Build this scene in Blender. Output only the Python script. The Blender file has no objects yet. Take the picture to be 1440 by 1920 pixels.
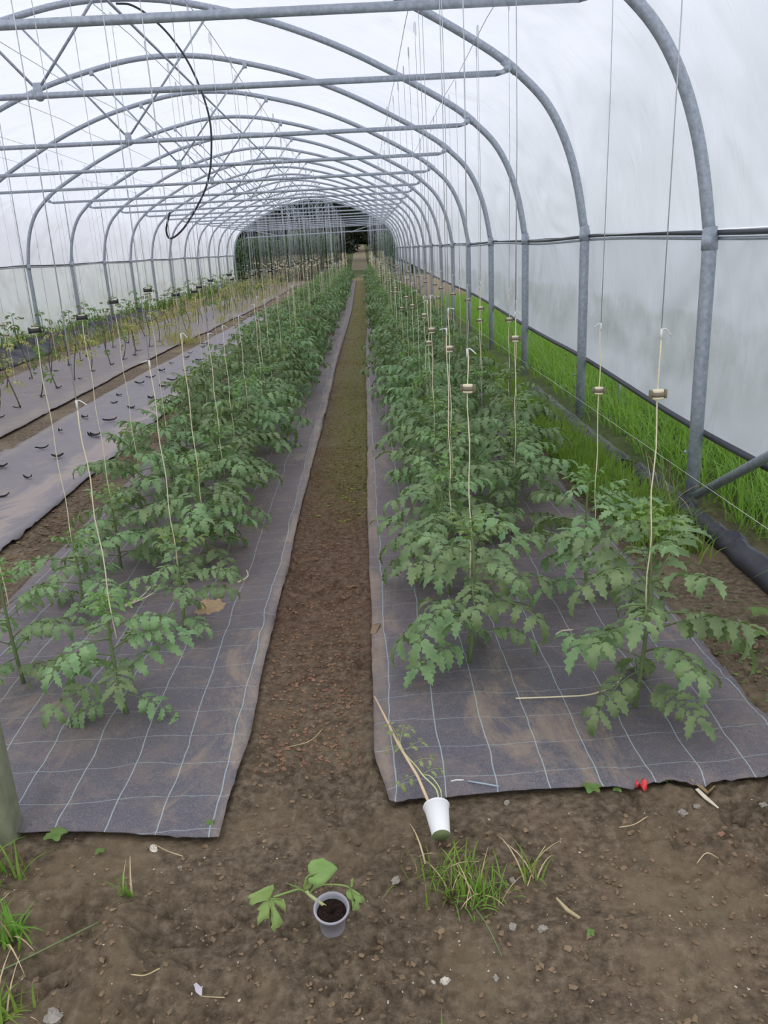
import bpy, math, random
import numpy as np
from mathutils import Vector, Matrix

# ------------------------------------------------------------------ camera, light, exposure
sc = bpy.context.scene
col = sc.collection
CAM_Z = 1.4
F, PITCH, ROLL, YAW = 1522.23, 0.3141, -0.0516, 0.0115
cd = bpy.data.cameras.new('camera'); cam = bpy.data.objects.new('camera', cd); col.objects.link(cam)
cd.sensor_fit = 'VERTICAL'; cd.sensor_height = 36.0; cd.lens = F / 1920 * 36
cd.clip_start = 0.05; cd.clip_end = 600
_f = Vector((math.sin(YAW) * math.cos(PITCH), math.cos(YAW) * math.cos(PITCH), -math.sin(PITCH)))
_r = Vector((math.cos(YAW), -math.sin(YAW), 0)); _u = _r.cross(_f)
_r2 = math.cos(ROLL) * _r + math.sin(ROLL) * _u; _u2 = -math.sin(ROLL) * _r + math.cos(ROLL) * _u
m = Matrix((_r2, _u2, -_f)).transposed().to_4x4(); m.translation = Vector((0, 0, CAM_Z))
cam.matrix_world = m
sc.camera = cam
sc.view_settings.view_transform = 'Standard'; sc.view_settings.look = 'None'
sc.view_settings.exposure = 0.0; sc.view_settings.gamma = 1.0
sc.view_settings.use_curve_mapping = False
sc.cycles.use_denoising = True
sc.cycles.max_bounces = 8; sc.cycles.diffuse_bounces = 5; sc.cycles.transmission_bounces = 4
sc.cycles.glossy_bounces = 2; sc.cycles.transparent_max_bounces = 4

w = bpy.data.worlds.new('overcast_sky'); sc.world = w; w.use_nodes = True
nt = w.node_tree; bg = nt.nodes['Background']
tc = nt.nodes.new('ShaderNodeTexCoord'); sx = nt.nodes.new('ShaderNodeSeparateXYZ')
cr = nt.nodes.new('ShaderNodeValToRGB')
nt.links.new(tc.outputs['Generated'], sx.inputs[0]); nt.links.new(sx.outputs[2], cr.inputs[0])
cr.color_ramp.elements[0].position = 0.0; cr.color_ramp.elements[0].color = (0.74, 0.80, 0.88, 1)
cr.color_ramp.elements[1].position = 0.8; cr.color_ramp.elements[1].color = (0.96, 0.98, 1.0, 1)
nt.links.new(cr.outputs[0], bg.inputs[0]); bg.inputs[1].default_value = 1.5

PI = math.pi
rnd = random.Random(7)

# ------------------------------------------------------------------ noise (vectorised value noise)
_tab = np.random.RandomState(3).rand(256, 256)
def vnoise(x, y):
    x = np.asarray(x, float); y = np.asarray(y, float)
    xi = np.floor(x).astype(int); yi = np.floor(y).astype(int)
    fx = x - xi; fy = y - yi
    fx = fx * fx * (3 - 2 * fx); fy = fy * fy * (3 - 2 * fy)
    a = _tab[xi & 255, yi & 255]; b = _tab[(xi + 1) & 255, yi & 255]
    c = _tab[xi & 255, (yi + 1) & 255]; d = _tab[(xi + 1) & 255, (yi + 1) & 255]
    return (a * (1 - fx) + b * fx) * (1 - fy) + (c * (1 - fx) + d * fx) * fy
def fbm(x, y, o=4):
    s = 0; a = .5
    for k in range(o):
        s = s + a * (vnoise(x * 2 ** k + 13 * k, y * 2 ** k + 7 * k) - .5); a *= .55
    return s
def sstep(a, b, x):
    t = np.clip((np.asarray(x, float) - a) / (b - a), 0, 1); return t * t * (3 - 2 * t)

MATS_X = [(-0.04, 1.13, 1.8, 40.5), (-1.62, -0.42, 1.73, 40.5), (-2.92, -1.93, 3.2, 22.6), (-4.8, -3.2, 5.2, 40)]
def ground(x, y):
    x = np.asarray(x, float); y = np.asarray(y, float)
    near = 1 - sstep(6, 14, y)
    open_ = np.ones_like(x * y)
    for a, b, c, d in MATS_X:
        ins = sstep(a - .02, a + .05, x) * (1 - sstep(b - .05, b + .02, x)) * sstep(c - .02, c + .06, y)
        open_ = open_ * (1 - ins)
    z = fbm(x * 1.1 + 3, y * 1.1, 3) * .035
    wx = x + fbm(x * 6, y * 6, 3) * .12; wy = y + fbm(x * 6 + 40, y * 6, 3) * .12
    rough = fbm(wx * 8, wy * 8, 5) * .050 + sstep(.42, .80, vnoise(wx * 27, wy * 27)) * .015 + sstep(.45, .8, vnoise(wx * 61 + 9, wy * 61)) * .008 - sstep(.62, .8, vnoise(wx * 11 + 3, wy * 14)) * .014
    smooth = sstep(.44, .62, vnoise(x * 2.3 + 8, y * 3.1 + 4))
    z = z + (rough - .006) * open_ * (1 - .86 * smooth) * (near * .9 + .1)
    z = z - .012 * (1 - open_)
    # mounds, rut and rim in the muddy doorway
    def blob(cx, cy, sx_, sy_, h): return h * np.exp(-((x - cx) / sx_) ** 2 - ((y - cy) / sy_) ** 2)
    z = z + blob(-.60, 1.41, .065, .085, .042) + blob(-.50, 1.30, .2, .06, .016) + blob(-.78, 1.55, .14, .05, .014)
    z = z + blob(-.44, 1.60, .07, .05, .014) + blob(.42, 1.36, .20, .03, .018) + blob(.62, 1.30, .2, .045, .026) - blob(-.70, 1.46, .04, .03, .03) - blob(-.63, 1.33, .035, .02, .02)
    z = z - blob(.15, 1.18, .5, .06, .020)
    for cx, cy in ((-.142, 1.405), (.12, 1.69)):
        k_ = np.exp(-(((x - cx) / .05) ** 2 + ((y - cy) / .06) ** 2) ** 2); z = z * (1 - k_) + .0 * k_
    path = sstep(-.42, -.36, x) * (1 - sstep(-.10, -.05, x)) * sstep(1.7, 2.1, y)
    z = z - .012 * path
    # bank outside on the right, rising ground behind the far end
    z = z + .10 * sstep(2.4, 4.5, x) + .15 * sstep(-6.8, -9, x)
    z = z + np.maximum(0, y - 61) * .036 * (y > 61)
    return z
def gz(x, y): return float(ground(np.array([x]), np.array([y]))[0])

# ------------------------------------------------------------------ mesh helpers
class MB:
    def __init__(s): s.v = []; s.f = []; s.m = []; s.n = 0
    def add(s, v, f, mi=0):
        v = np.asarray(v, float).reshape(-1, 3); s.v.append(v)
        f = [tuple(int(i) + s.n for i in q) for q in f]
        s.f += f; s.m += [mi] * len(f) if isinstance(mi, int) else list(mi); s.n += len(v); return s
    def merge(s, o, M=None):
        v = np.concatenate(o.v)
        if M is not None:
            Mn = np.array(M); v = v @ Mn[:3, :3].T + Mn[:3, 3]
        return s.add(v, o.f, list(o.m))
    def mesh(s, name, mats, smooth=True):
        me = bpy.data.meshes.new(name)
        v = np.concatenate(s.v)
        me.from_pydata(v.tolist(), [], s.f)
        for mt in mats: me.materials.append(mt)
        me.polygons.foreach_set('material_index', s.m)
        if smooth: me.polygons.foreach_set('use_smooth', [True] * len(s.f))
        me.update(); return me
def link(name, me, parent=None, loc=None, rot=None, scale=None):
    o = bpy.data.objects.new(name, me); col.objects.link(o)
    if parent is not None: o.parent = parent
    if loc is not None: o.location = loc
    if rot is not None: o.rotation_euler = rot
    if scale is not None: o.scale = scale
    return o
def build(mb, name, mats, parent=None, loc=None, rot=None, smooth=True):
    return link(name, mb.mesh(name, mats if isinstance(mats, list) else [mats], smooth), parent, loc, rot)
def tag(o, label=None, cat=None, group=None, kind=None):
    if label: o['label'] = label
    if cat: o['category'] = cat
    if group: o['group'] = group
    if kind: o['kind'] = kind
    return o
def empty(name, loc=(0, 0, 0), rot=(0, 0, 0)):
    o = bpy.data.objects.new(name, None); col.objects.link(o); o.location = loc; o.rotation_euler = rot
    o.empty_display_size = .05; return o
def copy_tree(o, parent=None):
    c = o.copy(); col.objects.link(c); c.parent = parent
    for ch in list(kids.get(o.name, [])): copy_tree(ch, c)
    return c
kids = {}
def regkids(root):
    kids[root.name] = [c for c in root.children]
    for c in root.children: regkids(c)

def tube(mb, pts, r, n=8, mi=0, cap=True, squash=None):
    P = np.asarray(pts, float); k = len(P)
    R = np.full(k, r) if np.isscalar(r) else np.asarray(r, float)
    T = np.gradient(P, axis=0); T /= np.linalg.norm(T, axis=1)[:, None] + 1e-12
    ref = np.array([0, 0, 1.]) if abs(T[0][2]) < .9 else np.array([1., 0, 0])
    u = np.cross(ref, T[0]); u /= np.linalg.norm(u)
    V = []
    for i in range(k):
        u = u - T[i] * (u @ T[i]); u /= np.linalg.norm(u); w_ = np.cross(T[i], u)
        for j in range(n):
            a = 2 * PI * j / n; V.append(P[i] + R[i] * (math.cos(a) * u + math.sin(a) * w_))
    F_ = [(i * n + j, i * n + (j + 1) % n, (i + 1) * n + (j + 1) % n, (i + 1) * n + j) for i in range(k - 1) for j in range(n)]
    if cap: F_ += [tuple(range(n))[::-1], tuple((k - 1) * n + j for j in range(n))]
    return mb.add(V, F_, mi)
def lathe(mb, prof, n=32, mi=0, sx=1, sy=1, c=(0, 0, 0)):
    V = []
    for r, z in prof:
        for j in range(n):
            a = 2 * PI * j / n; V.append((c[0] + r * sx * math.cos(a), c[1] + r * sy * math.sin(a), c[2] + z))
    k = len(prof)
    F_ = [(i * n + j, i * n + (j + 1) % n, (i + 1) * n + (j + 1) % n, (i + 1) * n + j) for i in range(k - 1) for j in range(n)]
    return mb.add(V, F_, mi)
def box(mb, c, s, mi=0, rz=0, bev=.12):
    b = min(s) * bev; V = []; hx, hy, hz = s[0] / 2, s[1] / 2, s[2] / 2
    ring = [(hx, hy - b), (hx - b, hy), (-hx + b, hy), (-hx, hy - b), (-hx, -hy + b), (-hx + b, -hy), (hx - b, -hy), (hx, -hy + b)]
    for z, k in ((-hz, 1 - b / max(hx, hy)), (-hz + b, 1), (hz - b, 1), (hz, 1 - b / max(hx, hy))):
        for x, y in ring:
            X, Y = x * k, y * k
            V.append((c[0] + X * math.cos(rz) - Y * math.sin(rz), c[1] + X * math.sin(rz) + Y * math.cos(rz), c[2] + z))
    F_ = [(i * 8 + j, i * 8 + (j + 1) % 8, (i + 1) * 8 + (j + 1) % 8, (i + 1) * 8 + j) for i in range(3) for j in range(8)]
    F_ += [tuple(range(8))[::-1], tuple(range(24, 32))]
    return mb.add(V, F_, mi)
def gridmesh(mb, X, Y, Z, mi=0):
    nr, nc = X.shape
    V = np.stack([X, Y, Z], -1).reshape(-1, 3)
    i = np.arange(nr - 1)[:, None] * nc + np.arange(nc - 1)[None]
    Fq = np.stack([i, i + 1, i + nc + 1, i + nc], -1).reshape(-1, 4)
    mb.v.append(V); mb.f += [tuple(q) for q in (Fq + mb.n).tolist()]; mb.m += [mi] * len(Fq); mb.n += len(V); return mb

# ------------------------------------------------------------------ materials
def srgb(r, g, b):
    f = lambda c: ((c / 255 + .055) / 1.055) ** 2.4 if c > 10 else c / 255 / 12.92
    return (f(r), f(g), f(b), 1)
class NT:
    def __init__(s, name):
        s.mat = bpy.data.materials.new(name); s.mat.use_nodes = True; s.t = s.mat.node_tree
        s.b = s.t.nodes['Principled BSDF']; s.out = s.t.nodes['Material Output']
        s._p = None
    def n(s, ty, **k):
        x = s.t.nodes.new(ty)
        for a, b in k.items(): setattr(x, a, b)
        return x
    def l(s, a, b): s.t.links.new(a, b)
    def pos(s):
        if s._p is None: s._p = s.n('ShaderNodeTexCoord').outputs['Object']
        return s._p
    def noise(s, scale, detail=4, rough=.55, vec=None, stretch=None, dist=0):
        v = vec or s.pos()
        if stretch:
            mp = s.n('ShaderNodeMapping'); mp.inputs['Scale'].default_value = stretch; s.l(v, mp.inputs[0]); v = mp.outputs[0]
        x = s.n('ShaderNodeTexNoise'); x.inputs['Scale'].default_value = scale; x.inputs['Detail'].default_value = detail
        x.inputs['Roughness'].default_value = rough; x.inputs['Distortion'].default_value = dist; s.l(v, x.inputs['Vector']); return x.outputs['Fac']
    def ramp(s, fac, stops):
        x = s.n('ShaderNodeValToRGB'); e = x.color_ramp.elements
        while len(e) < len(stops): e.new(.5)
        for q, (p, c) in zip(e, stops): q.position = p; q.color = c
        s.l(fac, x.inputs[0]); return x.outputs[0]
    def mask(s, fac, a, b): return s.ramp(fac, [(a, (0, 0, 0, 1)), (b, (1, 1, 1, 1))])
    def mix(s, fac, a, b, mode='MIX'):
        x = s.n('ShaderNodeMix', data_type='RGBA', blend_type=mode)
        for sock, v in ((x.inputs[0], fac), (x.inputs[6], a), (x.inputs[7], b)):
            if hasattr(v, 'is_output') or isinstance(v, bpy.types.NodeSocket): s.l(v, sock)
            else: sock.default_value = v
        return x.outputs[2]
    def math(s, op, a, b=None, c=None, clamp=False):
        x = s.n('ShaderNodeMath', operation=op, use_clamp=clamp)
        for sock, v in zip(x.inputs, (a, b, c)):
            if v is None: continue
            if isinstance(v, bpy.types.NodeSocket): s.l(v, sock)
            else: sock.default_value = v
        return x.outputs[0]
    def sep(s, v=None):
        x = s.n('ShaderNodeSeparateXYZ'); s.l(v or s.pos(), x.inputs[0]); return x.outputs
    def bump(s, h, dist=.01, strength=1):
        x = s.n('ShaderNodeBump'); x.inputs['Distance'].default_value = dist; x.inputs['Strength'].default_value = strength
        s.l(h, x.inputs['Height']); s.l(x.outputs[0], s.b.inputs['Normal']); return x.outputs[0]
    def fin(s, color, rough=.7, spec=.3, metal=0):
        for k, v in (('Base Color', color), ('Roughness', rough), ('Specular IOR Level', spec), ('Metallic', metal)):
            if isinstance(v, bpy.types.NodeSocket): s.l(v, s.b.inputs[k])
            else: s.b.inputs[k].default_value = v
        return s.mat
    def rand(s):
        return s.n('ShaderNodeObjectInfo').outputs['Random']

def simple(name, c, rough=.7, spec=.3, metal=0, var=.15, scale=30):
    t = NT(name); d = tuple(q * (1 - var) for q in c[:3]) + (1,); e = tuple(min(1, q * (1 + var)) for q in c[:3]) + (1,)
    return t.fin(t.ramp(t.noise(scale), [(.3, d), (.7, e)]), rough, spec, metal)

def film_material(name, tint, strength_dirt, dirt_z=None, side=False):
    t = NT(name)
    n1 = t.noise(.8, 5, .6, stretch=(1, .5, 1)); n2 = t.noise(5, 6, .7, dist=1.5)
    c = t.mix(t.mask(n1, .35, .75), tint, tuple(q * .93 for q in tint[:3]) + (1,))
    c = t.mix(t.math('MULTIPLY', t.mask(n2, .6, .8), .12), c, srgb(150, 150, 150))
    streak = t.noise(3.5, 4, .6, stretch=(.2, 3, .5), dist=1.6)
    c = t.mix(t.math('MULTIPLY', t.mask(streak, .56, .72), .04), c, srgb(170, 176, 184))
    if dirt_z:
        z = t.sep()[2]; nz = t.math('ADD', z, t.math('MULTIPLY', t.math('SUBTRACT', t.noise(1.2, 3), .5), .35))
        band = t.ramp(nz, [(dirt_z[0] - .18, (0, 0, 0, 1)), (dirt_z[0], (1, 1, 1, 1)), (dirt_z[1], (1, 1, 1, 1)), (dirt_z[1] + .25, (0, 0, 0, 1))])
        c = t.mix(t.math('MULTIPLY', t.math('MULTIPLY', band, t.mask(t.noise(2.5, 6, .7), .35, .7)), strength_dirt), c, dirt_z[2])
    cr_ = t.noise(1.1, 2, .45, stretch=(1, 1.0, 1.0), dist=.5)
    h = t.math('ADD', t.math('MULTIPLY', cr_, 1.6), t.math('MULTIPLY', t.noise(3, 2, .5, stretch=(.5, 1.8, .6), dist=.9), .25))
    bn = t.n('ShaderNodeBump'); bn.inputs['Distance'].default_value = .16; bn.inputs['Strength'].default_value = .8; t.l(h, bn.inputs['Height'])
    tr = t.n('ShaderNodeBsdfTranslucent'); df = t.n('ShaderNodeBsdfDiffuse'); gl = t.n('ShaderNodeBsdfGlossy')
    gl.inputs['Roughness'].default_value = .28; gl.inputs[0].default_value = (.9, .93, 1, 1)
    for q in (tr, df): t.l(c, q.inputs[0]); t.l(bn.outputs[0], q.inputs['Normal'])
    t.l(bn.outputs[0], gl.inputs['Normal'])
    m1 = t.n('ShaderNodeMixShader'); m1.inputs[0].default_value = .22; t.l(tr.outputs[0], m1.inputs[1]); t.l(df.outputs[0], m1.inputs[2])
    m2 = t.n('ShaderNodeMixShader'); m2.inputs[0].default_value = .04; t.l(m1.outputs[0], m2.inputs[1]); t.l(gl.outputs[0], m2.inputs[2])
    t.l(m2.outputs[0], t.out.inputs['Surface'])
    return t.mat

def galv():
    t = NT('galvanised_steel')
    c = t.ramp(t.noise(40, 4, .6), [(.3, srgb(150, 157, 168)), (.7, srgb(186, 192, 202))])
    t.bump(t.noise(25, 3), .001, .5)
    return t.fin(c, .45, .5, .35)
M_STEEL = galv()
M_DARKRAIL = simple('weathered_dark_plastic', srgb(70, 72, 78), .5, .4)
M_BLACKHOSE = simple('black_hose_rubber', srgb(48, 50, 56), .5, .4)
M_WIRE = simple('grey_wire', srgb(190, 193, 198), .5, .5, .2)
M_TWINE = simple('jute_twine', srgb(226, 214, 184), .9, .1, scale=400)
M_WHITE_TWINE = simple('white_twine', srgb(225, 224, 222), .9, .1)
M_SPOOL = simple('dark_spool_band', srgb(118, 110, 92), .5, .4)
M_SPOOLB = simple('black_spool_band', srgb(52, 54, 52), .5, .4)

def leaf_mat(name, c1, c2, trans=.35, var=.22):
    t = NT(name)
    hs = t.n('ShaderNodeHueSaturation'); base = t.ramp(t.noise(14, 4), [(.3, c1), (.7, c2)])
    t.l(base, hs.inputs['Color'])
    t.l(t.math('ADD', t.math('MULTIPLY', t.rand(), var), 1 - var / 2), hs.inputs['Value'])
    t.l(t.math('ADD', t.math('MULTIPLY', t.rand(), .04), .48), hs.inputs['Hue'])
    c = hs.outputs[0]
    t.fin(c, .5, .35); t.bump(t.noise(160, 2), .002, .5)
    tr = t.n('ShaderNodeBsdfTranslucent')
    t.l(t.mix(.5, c, srgb(150, 175, 60)), tr.inputs[0])
    mx = t.n('ShaderNodeMixShader'); mx.inputs[0].default_value = trans
    t.l(t.b.outputs[0], mx.inputs[1]); t.l(tr.outputs[0], mx.inputs[2]); t.l(mx.outputs[0], t.out.inputs['Surface'])
    return t.mat
M_LEAF = leaf_mat('tomato_leaf', srgb(98, 126, 86), srgb(144, 168, 118), .25, .45)
M_YOUNG = leaf_mat('young_tomato_leaf', srgb(108, 140, 76), srgb(138, 166, 96), .3)
M_STEM = simple('tomato_stem', srgb(112, 128, 84), .6, .3)
M_PALELEAF = leaf_mat('pale_tomato_leaf', srgb(168, 172, 92), srgb(222, 214, 140), .35)
M_GREYSTEM = simple('woody_stem', srgb(104, 100, 84), .8, .2)
M_GRASS = leaf_mat('grass_blade', srgb(96, 140, 50), srgb(150, 190, 84), .45)
M_DRYGRASS = simple('dry_straw', srgb(190, 172, 135), .8, .2)
M_WEED = leaf_mat('weed_leaf', srgb(96, 128, 66), srgb(130, 158, 86), .3)
M_SQUASH = leaf_mat('squash_leaf', srgb(140, 168, 96), srgb(166, 190, 118), .3, 0)
M_PALESTEM = simple('pale_squash_stem', srgb(190, 198, 140), .5, .4)
M_STONE = simple('pale_stone', srgb(150, 143, 134), .85, .2, scale=60)
M_DARKTREE = leaf_mat('dark_tree_leaf', srgb(24, 34, 30), srgb(38, 50, 40), .1)
M_HEDGE = leaf_mat('bean_leaf', srgb(58, 84, 62), srgb(100, 128, 96), .2, .5)
M_BARK = simple('bark', srgb(60, 52, 44), .9, .1)

def soil_material():
    t = NT('garden_soil'); p = t.pos(); X, Y, Z = t.sep()
    fine = t.noise(38, 8, .7); big = t.noise(2.2, 4, .55); mid = t.noise(9, 5, .65)
    c = t.ramp(fine, [(.33, srgb(90, 76, 61)), (.5, srgb(137, 119, 98)), (.66, srgb(174, 156, 132))])
    # pale dried silt patches
    c = t.mix(t.math('MULTIPLY', t.mask(big, .50, .62), .6), c, srgb(166, 146, 118))
    # pale crust toward front right
    fr = t.math('MULTIPLY', t.mask(t.noise(5, 6, .7), .5, .62), t.math('MULTIPLY', t.math('GREATER_THAN', X, .35), t.math('LESS_THAN', Y, 1.75)))
    c = t.mix(t.math('MULTIPLY', fr, .45), c, srgb(176, 150, 126))
    # reddish crumbly soil in the path
    red = t.math('MULTIPLY', t.math('MULTIPLY', t.mask(t.math('ADD', Y, t.math('MULTIPLY', mid, .6)), 0, 1), 1), 1)
    ry = t.math('ADD', Y, t.math('MULTIPLY', t.math('SUBTRACT', mid, .5), 1.2))
    rmask = t.math('MULTIPLY', t.math('MULTIPLY', t.math('MULTIPLY_ADD', ry, 1.1, -2.3, clamp=True), 1),
                   t.math('MULTIPLY', t.math('GREATER_THAN', X, -.46), t.math('LESS_THAN', X, .0)))
    redc = t.ramp(fine, [(.34, srgb(92, 70, 57)), (.52, srgb(138, 107, 87)), (.66, srgb(168, 137, 113))])
    c = t.mix(t.math('MULTIPLY', rmask, .8), c, redc)
    # moss and seedlings film far down the path
    gm = t.math('MULTIPLY_ADD', ry, .7, -2.7, clamp=True)
    gx = t.math('ADD', t.math('MULTIPLY', t.math('ADD', X, .32), 1.6), t.noise(24, 6, .75))
    gr = t.ramp(t.noise(30, 6, .75), [(.33, srgb(96, 90, 50)), (.5, srgb(136, 130, 74)), (.68, srgb(168, 164, 108))])
    c = t.mix(t.math('MULTIPLY', gm, t.math('MULTIPLY', t.math('MULTIPLY', t.mask(gx, .3, .65), .85), t.math('LESS_THAN', t.math('ABSOLUTE', t.math('ADD', X, .2)), .32))), c, gr)
    # green thatch beneath the grass on the right and the far meadow
    thr = t.math('MAXIMUM', t.math('MULTIPLY_ADD', X, 5, -8.5, clamp=True), t.math('MULTIPLY', t.math('GREATER_THAN', X, 1.2), t.math('MULTIPLY_ADD', Y, 1, -3.6, clamp=True)))
    thr = t.math('MULTIPLY', thr, t.math('MULTIPLY_ADD', Y, -.25, 4.6, clamp=True))
    c = t.mix(t.math('MULTIPLY', thr, .8), c, srgb(74, 100, 42))
    track = t.math('MULTIPLY', t.math('LESS_THAN', t.math('ABSOLUTE', t.math('ADD', X, .15)), .62), t.math('LESS_THAN', Y, 120))
    far = t.math('GREATER_THAN', Y, 43.5)
    c = t.mix(far, c, srgb(74, 84, 48))
    c = t.mix(t.math('MULTIPLY', t.math('GREATER_THAN', Y, 60), track), c, srgb(136, 126, 106))
    white = t.math('GREATER_THAN', t.noise(140, 2, .5), .745)
    c = t.mix(t.math('MULTIPLY', white, .5), c, srgb(200, 190, 176))
    t.bump(t.math('ADD', t.math('MULTIPLY', t.noise(70, 8, .75), 1), t.math('MULTIPLY', t.noise(260, 4, .7), .3)), .02, 1.0)
    return t.fin(c, t.ramp(big, [(.4, (.9,) * 3 + (1,)), (.7, (.6,) * 3 + (1,))]), .25)
M_SOIL = soil_material()
M_CRUMB = simple('soil_crumb', srgb(128, 109, 88), .9, .15, scale=14, var=.35)

def weed_mat_material(name, base_a, base_b, dusty, grid=True, dustfac=.5, rough=.5, edge=None, bandx=None):
    t = NT(name); X, Y, Z = t.sep()
    sp = t.noise(330, 3, .75); big = t.noise(1.6, 4, .6); n3 = t.noise(6, 7, .75, dist=.6)
    c = t.mix(t.math('MULTIPLY', t.mask(big, .35, .65), .4), base_a, base_b)
    far = t.math('MULTIPLY_ADD', Y, .5, -.95, clamp=True)
    c = t.mix(far, c, tuple(q for q in base_b))
    c = t.mix(t.math('MULTIPLY', t.mask(sp, .46, .62), .34), c, srgb(172, 160, 152))
    c = t.mix(t.math('MULTIPLY', t.mask(t.noise(140, 3, .7), .6, .7), .5), c, srgb(70, 62, 62))
    c = t.mix(t.math('MULTIPLY', t.mask(n3, .48, .66), dustfac * 1.2), c, dusty)
    c = t.mix(t.math('MULTIPLY', t.mask(t.noise(26, 6, .8, dist=.4), .52, .66), dustfac * .8), c, srgb(150, 136, 126))
    blot = t.noise(3.0, 8, .75, dist=1.0, stretch=(1.2, .5, 1))
    c = t.mix(t.math('MULTIPLY', t.mask(blot, .54, .64), dustfac * 1.1), c, srgb(172, 150, 126))
    dark = t.noise(4.5, 5, .6)
    c = t.mix(t.math('MULTIPLY', t.mask(dark, .6, .75), .35), c, srgb(66, 58, 58))
    if edge:
        ex, wid, ec = edge
        d = t.math('ABSOLUTE', t.math('SUBTRACT', X, ex)); d = t.math('ADD', d, t.math('MULTIPLY', t.math('SUBTRACT', n3, .5), wid * 1.4))
        e = t.math('MULTIPLY', t.math('SUBTRACT', 1, t.math('DIVIDE', d, wid, clamp=True)), 2.5, clamp=True)
        c = t.mix(t.math('MULTIPLY', t.math('MULTIPLY', e, t.mask(t.noise(4, 6, .7, stretch=(1, .6, 1)), .36, .6)), .55), c, ec)
    if bandx:
        bx, bw, bc = bandx
        d = t.math('ABSOLUTE', t.math('SUBTRACT', t.math('ADD', X, t.math('MULTIPLY', t.math('SUBTRACT', t.noise(1.3, 6, .7, stretch=(1, .7, 1), dist=1.2), .5), 1.0)), bx))
        e = t.math('SUBTRACT', 1, t.math('MULTIPLY', t.math('SUBTRACT', d, bw), 12), clamp=True)
        c = t.mix(t.math('MULTIPLY', e, .75), c, bc)
    if grid:
        w1 = t.math('MULTIPLY', t.math('SUBTRACT', t.noise(2.2, 3, .6, stretch=(.5, 1, 1)), .5), .045)
        w2 = t.math('MULTIPLY', t.math('SUBTRACT', t.noise(2.6, 3, .6, stretch=(1, .4, 1)), .5), .10)
        def lines(v, off, pitch, hw, a):
            q = t.math('PINGPONG', t.math('ADD', v, -off + pitch * 40), pitch / 2)
            return t.math('MULTIPLY', t.math('SUBTRACT', 1, t.math('DIVIDE', q, hw), clamp=True), a)
        lx = lines(t.math('ADD', X, w1), grid, .137, .0023, 1.1)
        ly = lines(t.math('ADD', Y, w2), .03, .142, .0022, .55)
        ln = t.math('MAXIMUM', lx, ly); ln = t.math('MULTIPLY', ln, t.mask(t.noise(7, 4, .7), .22, .42))
        c = t.mix(t.math('MINIMUM', ln, .8), c, srgb(172, 186, 190))
    t.bump(t.math('ADD', t.math('MULTIPLY', t.noise(9, 4, .5), 1), t.math('MULTIPLY', sp, .06)), .01, .6)
    return t.fin(c, rough, .35)
M_MATR = weed_mat_material('woven_weed_fabric_right', srgb(80, 82, 96), srgb(104, 92, 98), srgb(136, 120, 112), .012, .4, .55, (-.04, .06, srgb(168, 146, 124)))
M_MATL = weed_mat_material('woven_weed_fabric_left', srgb(80, 82, 96), srgb(106, 95, 100), srgb(138, 122, 112), .085, .4, .55, (-.43, .035, srgb(172, 154, 138)))
M_MAT3 = weed_mat_material('smooth_weed_fabric', srgb(112, 110, 120), srgb(122, 115, 122), srgb(146, 134, 130), None, .35, .42, (-2.92, .12, srgb(170, 156, 140)), (-2.12, .03, srgb(172, 154, 144)))
M_MAT4 = weed_mat_material('faded_weed_fabric', srgb(118, 112, 120), srgb(130, 120, 124), srgb(150, 138, 130), None, .35, .5, (-3.2, .28, srgb(166, 150, 134)))
M_BLACKFAB = simple('black_ground_cover', srgb(58, 58, 66), .45, .4, var=.3, scale=6)
M_FLAP = simple('torn_black_fabric', srgb(22, 22, 25), .6, .2)

# ------------------------------------------------------------------ ground
def axis(lo, a, b, hi, d, g=1.06, dmax=3.0):
    mid = list(np.arange(a, b, d)); up = []; v = mid[-1]; s = d
    while v < hi: s = min(s * g, dmax); v += s; up.append(v)
    dn = []; v = a; s = d
    while v > lo: s = min(s * g, dmax); v -= s; dn.append(v)
    return np.array(dn[::-1] + mid + up)
gxs = axis(-40, -1.15, 1.25, 40, .0062, 1.05, 2.0); gys = axis(-3, 1.0, 2.6, 180, .0062, 1.018, 2.0)
GX, GY = np.meshgrid(gxs, gys)
mb = MB(); gridmesh(mb, GX, GY, ground(GX, GY))
g = build(mb, 'floor', M_SOIL); tag(g, kind='structure', label='brown soil floor of the tunnel with a trodden path')

# ------------------------------------------------------------------ tunnel shell
XC, S, Y0 = -2.2513, 2.3734, 4.2021
NH = 17
HY = [Y0 + k * S for k in range(NH)]
DZ = [-.10, .03, 0, -.02, -.03, -.05] + [-.03] * 11
prof = [(3.985, 0), (3.985, 1.41), (3.93, 1.72), (3.87, 1.95), (3.78, 2.17), (3.66, 2.36), (3.50, 2.52), (3.30, 2.68), (2.98, 2.87),
        (2.66, 3.04), (2.3, 3.22), (1.9, 3.39), (1.45, 3.545), (.95, 3.67), (.48, 3.76), (0, 3.79)]
def catmull(P, k=6):
    P = [np.array(p, float) for p in P]; out = []
    for i in range(len(P) - 1):
        p0 = P[i - 1] if i else 2 * P[0] - P[1]; p3 = P[i + 2] if i + 2 < len(P) else 2 * P[-1] - P[-2]
        for t in np.linspace(0, 1, k, endpoint=False):
            out.append(.5 * ((2 * P[i]) + (-p0 + P[i + 1]) * t + (2 * p0 - 5 * P[i] + 4 * P[i + 1] - p3) * t * t + (-p0 + 3 * P[i] - 3 * P[i + 1] + p3) * t ** 3))
    out.append(P[-1]); return np.array(out)
half = catmull([(a, b) for a, b in prof[1:]] + [(-.48, 3.76)], 4)[:-4]
arch = np.concatenate([half, (half * [-1, 1])[::-1][1:]])      # right to left, from the rail over the top

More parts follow.
